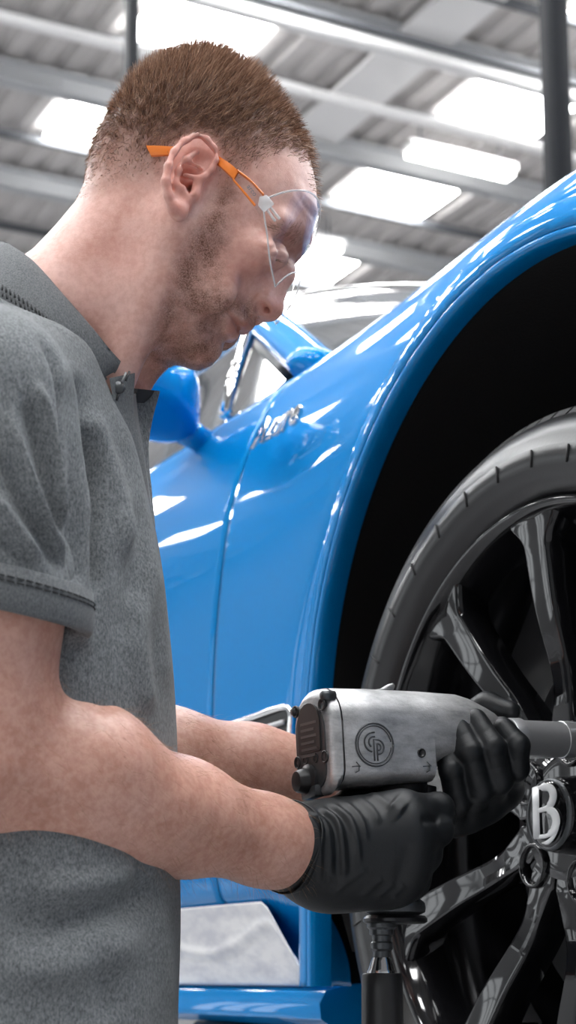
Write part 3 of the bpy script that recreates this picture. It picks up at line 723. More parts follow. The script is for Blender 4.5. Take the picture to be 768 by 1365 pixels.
# nose
hf.chain([H(384, 344), H(376, 364), H(363, 392), H(357, 407)], [.0060, .0074, .0092, .0112], .008)
hf.ell(H(359, 411), (.0115, .0125, .0105), .005)
for s in (1, -1):
    hf.ell(SY(H(347, 406, .0125), s), (.0112, .0066, .0100), .005)                        # ala
    hf.cone(SY(H(377, 362, .005), s), SY(H(345, 394, .016), s), .0055, .0055, .012)         # side of the nose
    hf.chain([SY(H(345, 408, .0205), s), SY(H(350, 413.5, .0170), s), SY(H(357, 420, .0135), s)], [.0040, .0058, .0040], .0025, 'sub')   # nostril
    hf.cone(SY(H(353, 416, .013), s), SY(H(357, 410, .006), s), .0035, .002, .003, 'sub')
# ears
def E(px, py, out=0.0): return H(px, py, .0765 + (285 - px) * .00020 + out)
for s in (1, -1):
    e = lambda *a: SY(E(*a), s)
    hf.ell(e(254, 226, -.0145), (.021, .0085, .027), .006); hf.ell(e(243, 262, -.011), (.014, .008, .018), .006)
    hf.chain([e(246, 232, -.003), e(258, 238, -.001), e(272, 236), e(281, 226), e(286, 213, .001), e(284, 198, .002), e(275, 187, .003), e(261, 182, .003), e(246, 189, .004), e(233, 203, .005), e(225, 222, .006), e(221, 242, .006), e(224, 261, .004), e(230, 276, .001), e(238, 285, -.002)],
             [.0020, .0024, .0029, .0033, .0034, .0034, .0034, .0033, .0033, .0034, .0036, .0038, .0041, .0048, .0052], .0025)
    hf.ell(e(239, 277, -.0015), (.0075, .005, .0085), .006)
    # scapha and concha hollows
    hf.chain([e(278, 205, .001), e(265, 193, .002), e(248, 202, .003), e(235, 218, .004), e(230, 240, .004)], [.005, .005, .0042, .0034, .0026], .003, 'sub')
    hf.ell(e(264, 208, .000), (.0105, .0085, .0095), .004, 'sub')
    hf.chain([e(234, 262, 0), e(234.5, 246, .002), e(238, 228, .0025), e(248, 213, .002), e(262, 202, -.001)], [.0028, .0027, .0028, .0028, .0026], .0035)
    hf.chain([e(239, 224, .001), e(253, 219, 0), e(266, 223, -.003)], [.0024, .0022, .0018], .003)
    hf.ell(e(250, 229, -.004), (.0095, .010, .0048), .003, 'sub')
    hf.ell(e(250, 248, -.004), (.0085, .0105, .0105), .003, 'sub')
    hf.cone(e(253, 254, -.004), e(256, 252, -.020), .0038, .003, .002, 'sub')
    hf.cone(e(264, 245, -.003), e(260, 260, -.002), .0042, .0040, .004)                  # tragus
    hf.cone(e(243, 252, .001), e(248, 266, -.001), .0034, .0038, .004)                  # antitragus
    hf.cone(e(247, 233, -.002), e(264, 238, -.002), .0018, .0022, .002)
HV, HQ = hf.mesh(); HV = relax(HV, HQ, 1, .4)
nearW = lambda V, N: np.ones(len(V))
HV = creases(HV, HQ, nearW, [
    ([(354, 390), (343, 391), (336, 400), (335, 412)], -1.5, 2.2), ([(352, 372), (343, 384), (334, 396), (328, 406)], -1.2, 4), ([(334, 399), (322, 410), (312, 414), (306, 420)], -.9, 4),
    ([(320, 441), (316, 432), (310, 422), (305, 416)], -2.6, 1.9), ([(302, 452), (299, 445), (300, 436)], -1.2, 4),
    ([(418, 290), (404, 272), (395, 255)], -.5, 2.5), ([(425, 275), (412, 258), (405, 240)], -.4, 2.5), ([(372, 356), (362, 358), (352, 352)], -.7, 3), ([(356, 335), (348, 330)], -.6, 2), ([(384, 334), (372, 329), (358, 333)], -1.0, 2.2), ([(378, 344), (368, 343), (357, 341)], -1.1, 1.8),
    ([(240, 300), (215, 380), (180, 470)], .8, 10), ([(205, 270), (190, 330), (160, 420)], -1.2, 12)], mirror_y=Y0)
HN = normals(HV, HQ)
Wm_ = HV.copy(); Wm_[:, 1] = np.where(Wm_[:, 1] > Y0, 2 * Y0 - Wm_[:, 1], Wm_[:, 1]); hpx, hpy = proj(Wm_); lat = np.abs(HV[:, 1] - Y0)
HAIRP = [(446, 284), (427, 279), (421, 250), (414, 215), (400, 205), (383, 199), (363, 205), (342, 219), (326, 232), (312, 262), (298, 262), (293, 225), (286, 190), (262, 178), (236, 192), (216, 218), (196, 233), (165, 245), (135, 256), (104, 270), (80, 240), (90, 120), (180, 40), (330, 40), (420, 120), (450, 220)]
BEARDP = [(300, 250), (314, 262), (304, 292), (300, 330), (296, 360), (304, 384), (322, 404), (333, 402), (342, 422), (336, 436), (322, 428), (312, 414), (300, 424), (303, 447), (294, 462), (288, 490), (262, 500), (230, 492), (196, 478), (206, 440), (222, 400), (236, 350), (262, 305), (284, 270)]
hmask = area_mask(hpx, hpy, HAIRP, 11); bmask = area_mask(hpx, hpy, BEARDP, 13)
earm = area_mask(hpx, hpy, [(216, 240), (225, 205), (244, 180), (276, 178), (294, 200), (290, 230), (270, 262), (245, 292), (228, 286)], 3) * (lat > .0685)
hmask = hmask * (1 - earm)
fade = sstep(215, 150, hpy) * .55 + .45
lip = np.maximum(area_mask(hpx, hpy, [(337, 432), (328, 442), (314, 447), (303, 447), (303, 432), (309, 419), (320, 427), (330, 428)], 4), 0)
red = np.clip(.55 * earm + .35 * np.exp(-((hpx - 362) ** 2 + (hpy - 412) ** 2) / 18 ** 2) + .34 * np.exp(-((hpx - 325) ** 2 + (hpy - 350) ** 2) / 38 ** 2) + .2 * np.exp(-((hpx - 150) ** 2 + (hpy - 330) ** 2) / 60 ** 2), 0, .6)

# ---- arms, hands in gloves, torso core: one field
def A_(px, py, Y): return P(px, py, Y)
SHO, ELB, WRI = A_(-30, 545, 1.235), A_(-52, 1010, 1.255), A_(392, 1131, 1.485)
LSH, LEL, LWR = A_(20, 560, 1.64), A_(95, 1010, 1.60), A_(470, 1035, 1.70)
def lerp(a, b, t): return np.array(a) * (1 - t) + np.array(b) * t
bf = Field((-.48, 1.08, .80), (.12, 1.84, 1.62), .0026)
def arm(sh, el, wr, k=1.0):
    fdir = (wr - el) / np.linalg.norm(wr - el)
    bf.cone(sh, lerp(sh, el, .50), .046 * k, .052 * k, .02); bf.cone(lerp(sh, el, .53), lerp(sh, el, .98), .056 * k, .047 * k, .03)
    bf.cone(el, lerp(el, wr, .30), .047 * k, .052 * k, .03); bf.cone(lerp(el, wr, .30), lerp(el, wr, .62), .052 * k, .043 * k, .03)
    bf.cone(lerp(el, wr, .62), lerp(el, wr, .9), .043 * k, .034 * k, .02); bf.cone(lerp(el, wr, .9), lerp(el, wr, 1.06), .034 * k, .033 * k, .02)
arm(SHO, ELB, WRI)
bf.ell(lerp(ELB, WRI, .20) + np.array([0, .005, .014]), (.080, .045, .042), .04)     # brachioradialis
bf.ell(lerp(ELB, WRI, .40) + np.array([0, .0, -.010]), (.065, .045, .042), .03)
bf.ell(lerp(SHO, ELB, .62) + np.array([.018, 0, 0]), (.045, .050, .085), .03)        # biceps
arm(LSH, LEL, LWR, .92)
TC = -.225
bf.ell((TC, Y0, 1.20), (.085, .13, .30), .05); bf.cone((TC + .03, Y0, 1.30), H(95, 440), .07, .05, .05)
bf.cone((TC, Y0, 1.36), SHO, .05, .05, .05); bf.cone((TC, Y0, 1.36), LSH, .05, .05, .05)
BV, BQ = bf.mesh(); BV = relax(BV, BQ, 2, .5)
nrA = lambda V, N: sstep(.1, .5, -N[:, 1])
BV = creases(BV, BQ, nrA, [([(108, 862), (122, 905), (140, 940)], -2.0, 9), ([(60, 960), (150, 1000), (260, 1060), (350, 1110)], 1.2, 22), ([(40, 1060), (150, 1110), (300, 1150)], -1.0, 20), ([(330, 1080), (380, 1120)], -1, 9)])
nH = len(HV); ALLV = np.vstack([HV, BV]); ALLQ = np.vstack([HQ, BQ + nH])
me = mesh_np('person', ALLV, ALLQ)
def vattr(me, name, a): me.attributes.new(name, 'FLOAT', 'POINT').data.foreach_set('value', np.asarray(a, np.float32))
zb = np.zeros(len(BV))
vattr(me, 'hair', np.r_[hmask * fade, zb]); vattr(me, 'beard', np.r_[bmask * 1.0, zb]); vattr(me, 'lip', np.r_[lip * .7, zb]); vattr(me, 'red', np.r_[red, zb])
person = obj('person', me, [M['skin'], M['armskin']], label='man in a grey polo shirt and black gloves bent over the wheel with a wrench', cat='person')
me.polygons.foreach_set('material_index', np.r_[np.zeros(len(HQ), np.int32), np.ones(len(BQ), np.int32)])

# ---- hair, stubble, lashes, arm hair as blades
def blades(name, roots, dirs, lens, width, tones, mats, bend, parent, label=None, seg=3):
    n = len(roots); side = np.cross(dirs, RNG.normal(size=(n, 3))); side /= np.linalg.norm(side, axis=1, keepdims=True) + 1e-9
    V = []; 
    for k in range(seg + 1):
        t = k / seg; c = roots + dirs * (lens * t)[:, None] + bend * (lens * t * t)[:, None]; w = width * (1 - .75 * t)
        V += [c - side * w, c + side * w]
    V = np.stack(V, 1).reshape(-1, 3); b = (np.arange(n) * 2 * (seg + 1))[:, None]
    Q = np.concatenate([b + np.array([[2 * k, 2 * k + 1, 2 * k + 3, 2 * k + 2]]) for k in range(seg)])
    me = mesh_np(name, V, Q); vattr(me, 'tone', np.repeat(tones, 2 * (seg + 1))); return obj(name, me, M[mats], parent, label=label)
def scatter(V, Q, N, weight, n):
    a = np.linalg.norm(np.cross(V[Q[:, 2]] - V[Q[:, 0]], V[Q[:, 3]] - V[Q[:, 1]]), axis=1) * weight[Q].mean(1); p = a / a.sum()
    q = Q[RNG.choice(len(Q), n, p=p)]; w = RNG.dirichlet(np.ones(4), n)
    return (V[q] * w[..., None]).sum(1), (lambda A: (A[q] * (w if A.ndim == 1 else w[..., None])).sum(1))
nh = 52000
hw = hmask ** 1.5 * (.35 + .65 * sstep(235, 150, hpy)); R_, at = scatter(HV, HQ, HN, hw, nh)
nn = at(HN); rpx, rpy = at(hpx), at(hpy)
top = sstep(185, 95, rpy); front = sstep(360, 425, rpx)
ln = (.0020 + .0035 * sstep(250, 190, rpy) + .0050 * top + .003 * front) * RNG.uniform(.6, 1.3, nh)
flow = np.stack([.55 + .25 * front, np.zeros(nh), .25 + .35 * top - .9 * front], 1); flow[:, 0] -= .5 * sstep(180, 120, rpx); flow[:, 2] -= 1.2 * sstep(190, 130, rpx)
clump = np.stack([np.sin(R_[:, 0] * 420 + 3 * np.sin(R_[:, 2] * 300)), np.sin(R_[:, 1] * 380 + 2), np.cos(R_[:, 2] * 390 + 2 * np.sin(R_[:, 0] * 310))], 1)
dr = nn * (.75 + .4 * top)[:, None] + flow * .8 + clump * .42 + RNG.normal(size=(nh, 3)) * .33; dr /= np.linalg.norm(dr, axis=1, keepdims=True)
tone = np.clip(RNG.normal(.45, .24, nh) + .16 * clump[:, 0] + .10 * top, 0, 1)
hair = blades('hair', R_ - nn * .0006, dr, ln, .00023, tone, 'hair', flow * .35, person, 'short ginger brown hair faded at the sides')
nb_ = 14000; R_, at = scatter(HV, HQ, HN, bmask ** 2, nb_); nn = at(HN)
dr = nn * .6 + np.array([.25, 0, -.75]) + RNG.normal(size=(nb_, 3)) * .3; dr /= np.linalg.norm(dr, axis=1, keepdims=True)
blades('stubble', R_ - nn * .0004, dr, RNG.uniform(.0008, .0024, nb_), .00009, np.clip(RNG.normal(.5, .22, nb_), 0, 1), 'hair', dr * 0, person, 'ginger stubble', 2)
# brow and lashes
bw = area_mask(hpx, hpy, [(402, 318), (396, 305), (378, 300), (362, 303), (364, 309), (380, 311), (394, 322)], 3) * (lat > .008)
R_, at = scatter(HV, HQ, HN, bw, 900); nn = at(HN); dr = nn * .5 + np.array([-.6, 0, .5]) + RNG.normal(size=(900, 3)) * .25; dr /= np.linalg.norm(dr, axis=1, keepdims=True)
blades('eyebrow', R_, dr, RNG.uniform(.004, .008, 900), .00013, np.clip(RNG.normal(.4, .2, 900), 0, 1), 'hair', dr * 0, person, None, 2)
lr, ld = [], []
for s in (1, -1):
    for q in np.linspace(0, 1, 60):
        lr.append(SY(lerp(H(379, 345, .024), H(360, 343, .0445), q), s)); ld.append(SY(np.array([.55, Y0 - .35 * (q - .2), -.75]), s) - np.array([0, Y0, 0]))
ld = np.array(ld) + RNG.normal(size=(120, 3)) * .12; ld /= np.linalg.norm(ld, axis=1, keepdims=True)
blades('eyelash', np.array(lr), ld, RNG.uniform(.006, .0095, 120), .0003, np.full(120, .05), 'hair', np.tile([.1, 0, .35], (120, 1)), person)
# arm hair
BN = normals(BV, BQ); bpx, bpy_ = proj(BV)
aw = ((bpx > -60) & (bpx < 420) & (bpy_ > 900)).astype(float); na = 7000
R_, at = scatter(BV, BQ, BN, aw, na); nn = at(BN); dr = nn * .45 + np.array([.5, .2, -.45]) + RNG.normal(size=(na, 3)) * .35; dr /= np.linalg.norm(dr, axis=1, keepdims=True)
blades('arm_hair', R_, dr, RNG.uniform(.005, .013, na), .00008, RNG.uniform(0, 1, na), 'armhair', np.tile([.1, .1, -.25], (na, 1)), person)

# ---- right glove: fist round the pistol grip
gf = Field(P(350, 1250, 1.44) + (-.01, -.03, -.02), P(620, 1010, 1.66) + (.03, .0, .02), .0014)
WR = A_(400, 1131, 1.487)
fd = (WRI - ELB) / np.linalg.norm(WRI - ELB)
gf.cone(WRI - fd * .006, WRI + fd * .035, .0372, .0365, .01)
mcp = [A_(538, 1081, 1.512), A_(546, 1111, 1.506), A_(543, 1141, 1.508), A_(534, 1170, 1.514)]
pip = [A_(584, 1078, 1.535), A_(583, 1107, 1.528), A_(568, 1139, 1.530), A_(552, 1172, 1.533)]
dip = [A_(588, 1088, 1.572), A_(578, 1112, 1.575), A_(565, 1146, 1.575), A_(550, 1180, 1.572)]
tip = [A_(560, 1090, 1.592), A_(545, 1116, 1.592), A_(535, 1150, 1.592), A_(525, 1184, 1.588)]
rad = [.0125, .0125, .012, .011]
for i in range(4):
    gf.cone(WRI + fd * .03 + np.array([0, -.004, .012 - .008 * i]), mcp[i], .025, .0175 - .0008 * i, .022)
    gf.chain([mcp[i], pip[i], dip[i], tip[i]], [rad[i] + .0025, rad[i] + .001, rad[i], rad[i] - .0015], .005)
gf.cone(A_(455, 1130, 1.51), A_(515, 1120, 1.518), .030, .026, .03); gf.cone(A_(450, 1160, 1.515), A_(515, 1172, 1.525), .026, .021, .03)
gf.chain([A_(440, 1100, 1.535), A_(478, 1075, 1.575), A_(530, 1078, 1.600), A_(560, 1082, 1.598)], [.022, .017, .0125, .011], .015)   # thumb, far side
GV, GQ = gf.mesh(); GV = relax(GV, GQ, 1, .5)
gl = [([(412, 1082), (436, 1103), (441, 1180)], 1.4, 3), ([(424, 1075), (452, 1100), (460, 1185)], 1.5, 3.2), ([(436, 1068), (470, 1098), (480, 1160)], 1.3, 3.2), ([(452, 1064), (480, 1090), (490, 1125)], 1.1, 3), ([(470, 1058), (495, 1078), (508, 1100)], .9, 3), ([(488, 1054), (512, 1068), (525, 1080)], .9, 3),
      ([(404, 1082), (424, 1110), (427, 1185)], 1.2, 2.5), ([(418, 1078), (446, 1104), (451, 1180)], -1.2, 2.5), ([(430, 1072), (461, 1100), (470, 1175)], -1.2, 2.5), ([(560, 1093), (588, 1094)], -1.5, 4), ([(520, 1070), (538, 1084)], 1.6, 9),
      ([(440, 1196), (470, 1170), (492, 1158)], .7, 3), ([(478, 1200), (498, 1180), (512, 1170)], .7, 3), ([(500, 1200), (516, 1184), (526, 1176)], .7, 3), ([(522, 1198), (532, 1186), (540, 1178)], .7, 3), ([(545, 1120), (540, 1150), (530, 1180)], -.8, 6)]
GV = creases(GV, GQ, lambda V, N: 1.5 * sstep(-.1, .4, -N[:, 1]), gl, taper=.2)
glove = obj('glove', mesh_np('glove', GV, GQ), M['glove'], person, label='black glove gripping the wrench handle')
mb = MB(); side = np.cross(fd, (0, 0, 1)); side /= np.linalg.norm(side); upv = np.cross(side, fd)
R = []
for t, r in ((.006, .0362), (-.003, .0378), (-.0075, .0392), (-.009, .0385), (-.0075, .0372), (.0, .0352)):
    R.append([WRI + fd * (t + .002 * math.sin(3 * q)) + (r * (1 + .02 * math.sin(4 * q))) * (side * math.cos(q) + upv * math.sin(q)) for q in np.linspace(0, 2 * math.pi, 40, endpoint=False)])
obj('cuff', mb.rings(R, False, False).mesh(), M['glove'], glove)

# ---- left glove: hand under the nose of the wrench, fingertips up on the near side
lf = Field((-.01, 1.50, 1.06), (.26, 1.80, 1.30), .0014)
ch = [([(672, 1052, 1.625), (688, 1024, 1.577), (690, 994, 1.565), (671, 970, 1.572)], .0108), ([(648, 1068, 1.62), (665, 1040, 1.572), (656, 996, 1.556), (634, 960, 1.566)], .0118),
      ([(624, 1080, 1.62), (640, 1052, 1.570), (626, 1002, 1.553), (607, 963, 1.562)], .0114), ([(600, 1088, 1.62), (610, 1070, 1.574), (601, 1026, 1.558), (589, 985, 1.566)], .0104)]
for pts, r in ch:
    p = [A_(*q) for q in pts]; lf.chain(p, [r + .0015, r + .0008, r, r - .0014], .0035)
for a in ch: lf.cone(A_(*a[0][0]), LWR + np.array([.03, -.01, -.008]), .015, .026, .02)
lf.cone(LWR, lerp(LWR, LEL, .12), .034, .034, .02); lf.cone(LWR, A_(600, 1068, 1.67), .032, .026, .02)
lf.chain([A_(560, 1010, 1.70), A_(618, 958, 1.688), A_(650, 941, 1.672), A_(680, 948, 1.66)], [.018, .0135, .0122, .0098], .008)  # thumb
LV, LQ = lf.mesh(); LV = relax(LV, LQ, 1, .5)
lw = []
for pts, r in ch:
    (a, b, c, d) = [np.array(q[:2]) for q in pts]
    for u, v, t in ((b, c, .35), (b, c, .7), (c, d, .25), (c, d, .55), (a, b, .8)):
        m = u * (1 - t) + v * t; n_v = np.array([-(v - u)[1], (v - u)[0]]); n_v = n_v / np.linalg.norm(n_v) * 10
        lw.append(([tuple(m - n_v), tuple(m + n_v)], -.28, 1.6))
LV = creases(LV, LQ, lambda V, N: sstep(0, .5, -N[:, 1]), lw)
obj('glove', mesh_np('glove', LV, LQ), M['glove'], person, label='black glove steadying the nose of the wrench')

# ---- polo shirt
tf = Field((-.50, 1.06, .80), (-.02, 1.82, 1.70), .0029)
LEV = [(330, -40, .09, .060), (400, 60, .12, .10), (450, 105, .15, .140), (500, 138, .18, .168), (560, 168, .215, .178), (620, 187, .24, .182), (700, 206, .255, .182), (800, 222, .262, .180), (900, 232, .262, .176), (1000, 236, .258, .172), (1100, 238, .255, .170), (1365, 238, .25, .172), (1500, 238, .25, .178)]
zl = np.array([H(p, q)[2] for q, p, _, _ in LEV])[::-1]; xf_ = np.array([H(p, q)[0] for q, p, _, _ in LEV])[::-1]; th_ = np.array([a[2] for a in LEV])[::-1]; hw_ = np.array([a[3] for a in LEV])[::-1]
zz = tf.ax[2]; xf = np.interp(zz, zl, xf_); th = np.interp(zz, zl, th_); hw2 = np.interp(zz, zl, hw_)
kk = np.ones(41) / 41; sm = lambda a: np.convolve(np.pad(a, 20, mode='edge'), kk, 'valid'); xf, th, hw2 = sm(xf), sm(th), sm(hw2)
cx = (xf - th / 2)[None, None, :]; rx = (th / 2)[None, None, :]; ry = hw2[None, None, :]
tx = tf.ax[0][:, None, None]; ty = tf.ax[1][None, :, None]
q = (np.abs((tx - cx) / rx) ** 2.3 + np.abs((ty - Y0) / ry) ** 2.3) ** (1 / 2.3)
tf.f = ((q - 1) * .9 * np.minimum(rx, ry)).astype(np.float32); del q
ztop = 1.475; tf.f = np.maximum(tf.f, (tf.ax[2] - ztop)[None, None, :].astype(np.float32))
for s, sh, el in ((1, SHO, ELB), (-1, LSH, LEL)):
    nb2 = SY((TC + .012, Y0 - .06, 1.446), s)
    tf.cone(nb2, lerp(nb2, sh, .9) + np.array([0, 0, .012]), .036, .056, .05)
    tf.cone(SY(H(-45, 400, .07), s) - np.array([0, 0, .016]), SY(H(45, 438, .088), s) - np.array([0, 0, .030]), .030, .034, .03)
# sleeves: cone with a flat open hem, joined to the torso
for sh, el in ((SHO, ELB), (LSH, LEL)):
    d = (el - sh) / np.linalg.norm(el - sh)
    if sh is SHO: d = d + np.array([-.16, 0, 0]); d /= np.linalg.norm(d)
    c = lerp(sh, el, .583); fx_ = np.array([.010, 0, 0])
    def cdist(X, Y, Z, a, b_, ra, rb):
        ab = b_ - a; t = np.clip(((X - a[0]) * ab[0] + (Y - a[1]) * ab[1] + (Z - a[2]) * ab[2]) / float(ab @ ab), 0, 1)
        return np.sqrt((X - a[0] - t * ab[0]) ** 2 + (Y - a[1] - t * ab[1]) ** 2 + (Z - a[2] - t * ab[2]) ** 2) - (ra + (rb - ra) * t)
    def sleeve(X, Y, Z):
        f = np.minimum(cdist(X, Y, Z, sh, lerp(sh, el, .30) + fx_, .070, .074), cdist(X, Y, Z, lerp(sh, el, .28) + fx_, lerp(sh, el, .60) + fx_ * 1.2, .0735, .0735))
        pl = (X - c[0]) * d[0] + (Y - c[1]) * d[1] + (Z - c[2]) * d[2]
        return np.maximum(np.maximum(f, pl), -cdist(X, Y, Z, lerp(sh, el, .50) + fx_ * 1.1, lerp(sh, el, .70) + fx_ * 1.1, .0650, .0665))
    tf.put(sleeve, np.minimum(sh, el) - .09, np.maximum(sh, el) + .09, .014)
TV, TQ = tf.mesh(); TV = relax(TV, TQ, 2, .5)
folds = [([(44, 440), (75, 487), (88, 560), (94, 640), (97, 720), (108, 800)], -3.5, 4.5), ([(100, 490), (112, 560), (119, 640), (116, 740), (118, 800)], -8, 10), ([(105, 520), (138, 600), (160, 680), (168, 760)], 4.5, 9), ([(140, 520), (172, 600), (190, 680), (200, 760), (205, 860)], 3.5, 8), ([(130, 560), (152, 640), (158, 700)], -1.2, 8),
         ([(176, 660), (182, 730), (172, 800), (160, 870)], -1.6, 10), ([(215, 740), (216, 830), (226, 930)], 2.0, 6), ([(205, 760), (206, 850), (214, 950)], -.9, 6), ([(178, 780), (185, 880), (200, 960)], 2.5, 9),
         ([(41, 500), (62, 560), (78, 640), (90, 730)], 3.0, 5), ([(30, 520), (52, 590), (70, 670), (84, 740)], -2.5, 6), ([(6, 540), (34, 620), (62, 690), (92, 745)], 3.2, 6), ([(0, 590), (30, 670), (60, 720), (90, 775)], -2.5, 7), ([(-10, 655), (20, 700), (55, 752)], 3.0, 6), ([(0, 720), (40, 755)], -1.5, 6),
         ([(-20, 1210), (80, 1225), (170, 1200), (220, 1180)], -4, 20), ([(-20, 1290), (90, 1290), (200, 1240)], 3, 18), ([(120, 1250), (150, 1365)], -2, 14), ([(200, 1180), (222, 1260), (230, 1365)], 1.5, 9), ([(40, 1190), (130, 1180), (190, 1160)], 3, 14)]
TV = creases(TV, TQ, lambda V, N: 2.7 * sstep(-.1, .35, -N[:, 1]), folds, taper=.22)
# random soft drape
dn = (np.sin(TV[:, 2] * 34 + 5 * np.sin(TV[:, 0] * 9) + TV[:, 1] * 7) * np.sin(TV[:, 1] * 21 + TV[:, 2] * 6)) * .0012
TV = TV + normals(TV, TQ) * dn[:, None]
polo = obj('polo_shirt', mesh_np('polo', TV, TQ), M['polo'], person, label='melange grey polo shirt')
# sleeve cuff ribs
for sh, el, nm in ((SHO, ELB, 1), (LSH, LEL, 0)):
    ax_ = (el - sh) / np.linalg.norm(el - sh); d = ax_ + (np.array([-.16, 0, 0]) if nm else 0); d = d / np.linalg.norm(d)
    a = np.cross(ax_, (0, 1.0, 0)); a /= np.linalg.norm(a); b = np.cross(ax_, a)
    def ringat(off, r):
        out = []
        for q in np.linspace(0, 2 * math.pi, 72, endpoint=False):
            p = lerp(sh, el, .583) + np.array([.011, 0, 0]) + r * (a * math.cos(q) + b * math.sin(q)); k = ((lerp(sh, el, .583) - p) @ d) / (ax_ @ d); out.append(p + ax_ * (k + off))
        return out
    R = [ringat(-.030, .0735), ringat(-.029, .0770), ringat(-.015, .0778), ringat(-.001, .0776), ringat(.002, .0755), ringat(.001, .070), ringat(-.012, .067)]
    cuff = obj('sleeve_cuff', MB().rings(R, False, False).mesh(), M['polorib'], polo)
    if nm:
        mb = MB(); 
        for off in (-.0215, -.0185):
            rg = ringat(off, .0782)
            for i in range(0, 72):
                p, q2 = rg[i], rg[(i + 1) % 72]; m1, m2 = lerp(p, q2, .12), lerp(p, q2, .88); mb.tube([m1, lerp(m1, m2, .5), m2], .0006, 4)
        obj('stitching', mb.mesh(), M['threaddark'], polo)
# collar: fold-down band round the neck
tope = [(4, 322, 0), (14, 328, .034), (40, 347, .058), (80, 392, .070), (115, 432, .069), (140, 463, .060), (160, 485, .046), (167, 494, .036)]
bote = [(-62, 388, 0), (-52, 394, .056), (-10, 404, .088), (44, 434, .094), (82, 465, .087), (106, 490, .078), (122, 508, .066), (128, 515, .058)]
def collar_pts(L, dl=0, dz=0): return spline([np.array([*H(a, b, l + dl)]) + (0, 0, dz) for a, b, l in L], 44)
tp, bp = collar_pts(tope), collar_pts(bote)
for s in (1, -1):
    rows = []
    for w, bulge in ((-.30, -.004), (-.12, -.001), (-.03, .0006), (0, .0018), (.05, .003), (.2, .0052), (.45, .006), (.7, .0055), (.9, .004), (1.0, .003), (1.0, .0005), (.6, .0015)):
        r = []
        for i in range(44):
            nrm = np.array([0, -1.0, .25]) if i > 4 else np.array([-.7, -.7 * i / 4, .2]); ww = max(w, 0)
            p = tp[i] * (1 - ww) + bp[i] * ww + nrm * bulge
            if w < 0: p = tp[i] + (bp[i] - tp[i]) * 0 + np.array([.004, .0, w * .05]) + np.array([0, .010 * (-w) * 3, 0])
            r.append(SY(p, s))
        rows.append(r)
    col = obj('collar', MB().rings(rows, False, False, closed=False).mesh(), M['polorib'], polo)
    if s > 0:
        for w0, w1, nm in ((.70, .78, 0), (.80, .88, 1)):
            mb = MB(); m = 62
            for i in range(m):
                f0 = i / m * 42; f1 = (i + .75) / m * 42
                def at_(f, w): j = int(f); t = f - j; a = tp[j] * (1 - t) + tp[j + 1] * t; b = bp[j] * (1 - t) + bp[j + 1] * t; return a * (1 - w) + b * w + np.array([0, -1, .25]) * .0062
                mb.tube([at_(f0, w0), at_((f0 + f1) / 2, (w0 + w1) / 2), at_(f1, w1)], .00075, 4)
            obj('stitching', mb.mesh(), M['threaddark'], polo)
# placket: inner flap with buttonholes and button, outer open flap
def ribbon(L, Rr, lat_l, lat_r, name, m, th=.0016, n=30, parent=polo):
    a = spline([H(*p, l) for p, l in zip(L, lat_l)], n); b = spline([H(*p, l) for p, l in zip(Rr, lat_r)], n)
    rows = []
    for w, o_ in ((0, -th), (0, th), (.33, th * 1.1), (.66, th * 1.1), (1, th), (1, -th), (.5, -th * 1.1), (0, -th)):
        rows.append([a[i] * (1 - w) + b[i] * w + np.array([0, -o_, 0]) for i in range(n)])
    return obj(name, sharp(MB().rings(rows, False, False, closed=False).mesh(), 50), m, parent)
ribbon([(146, 505), (154, 545), (172, 600), (190, 660), (202, 705)], [(180, 498), (178, 545), (190, 600), (199, 660), (205, 700)], [.062, .058, .048, .036, .028], [.040, .036, .028, .020, .018], 'placket', M['polorib'])
ribbon([(172, 518), (170, 550), (186, 600), (196, 650), (203, 700)], [(213, 522), (203, 560), (198, 600), (202, 650), (207, 702)], [.010, .012, .012, .012, .012], [-.012, -.006, .0, .004, .008], 'placket', M['polo'])
ribbon([(184, 519), (182, 528), (179, 536)], [(206, 521), (200, 530), (192, 537)], [.0125, .0130, .0135], [-.002, .002, .006], 'placket_tape', M['poloin'], .0008, 8)
ribbon([(176, 525), (180, 560), (190, 610), (198, 660), (204, 700)], [(181, 525), (185, 560), (193, 610), (200, 660), (205, 700)], [.0155] * 5, [.0145] * 5, 'placket_seam', M['thread'], .0006, 20)
bc = H(158, 517, .0565); bm_ = MB(); bm_.lathe([(-.002, .0), (-.002, .0045), (-.0005, .0055), (.001, .005)], n=20); b_me = bm_.mesh(); xform(b_me, Matrix.Translation(Vector(bc)) @ Matrix.Rotation(math.pi / 2, 4, 'Z')); obj('button', b_me, M['castdark'], polo)
for (a, b) in (((168, 497), (163, 509)), ((155, 524), (151, 535))):
    pa, pb = H(*a, .0560), H(*b, .0590); obj('buttonhole', MB().tube([pa, lerp(pa, pb, .5), pb], .0010, 5).mesh(), M['thread'], polo)
    off = np.array([.0028, 0, .001]); obj('buttonhole', MB().tube([pa + off, lerp(pa, pb, .5) + off, pb + off], .0010, 5).mesh(), M['threaddark'], polo)

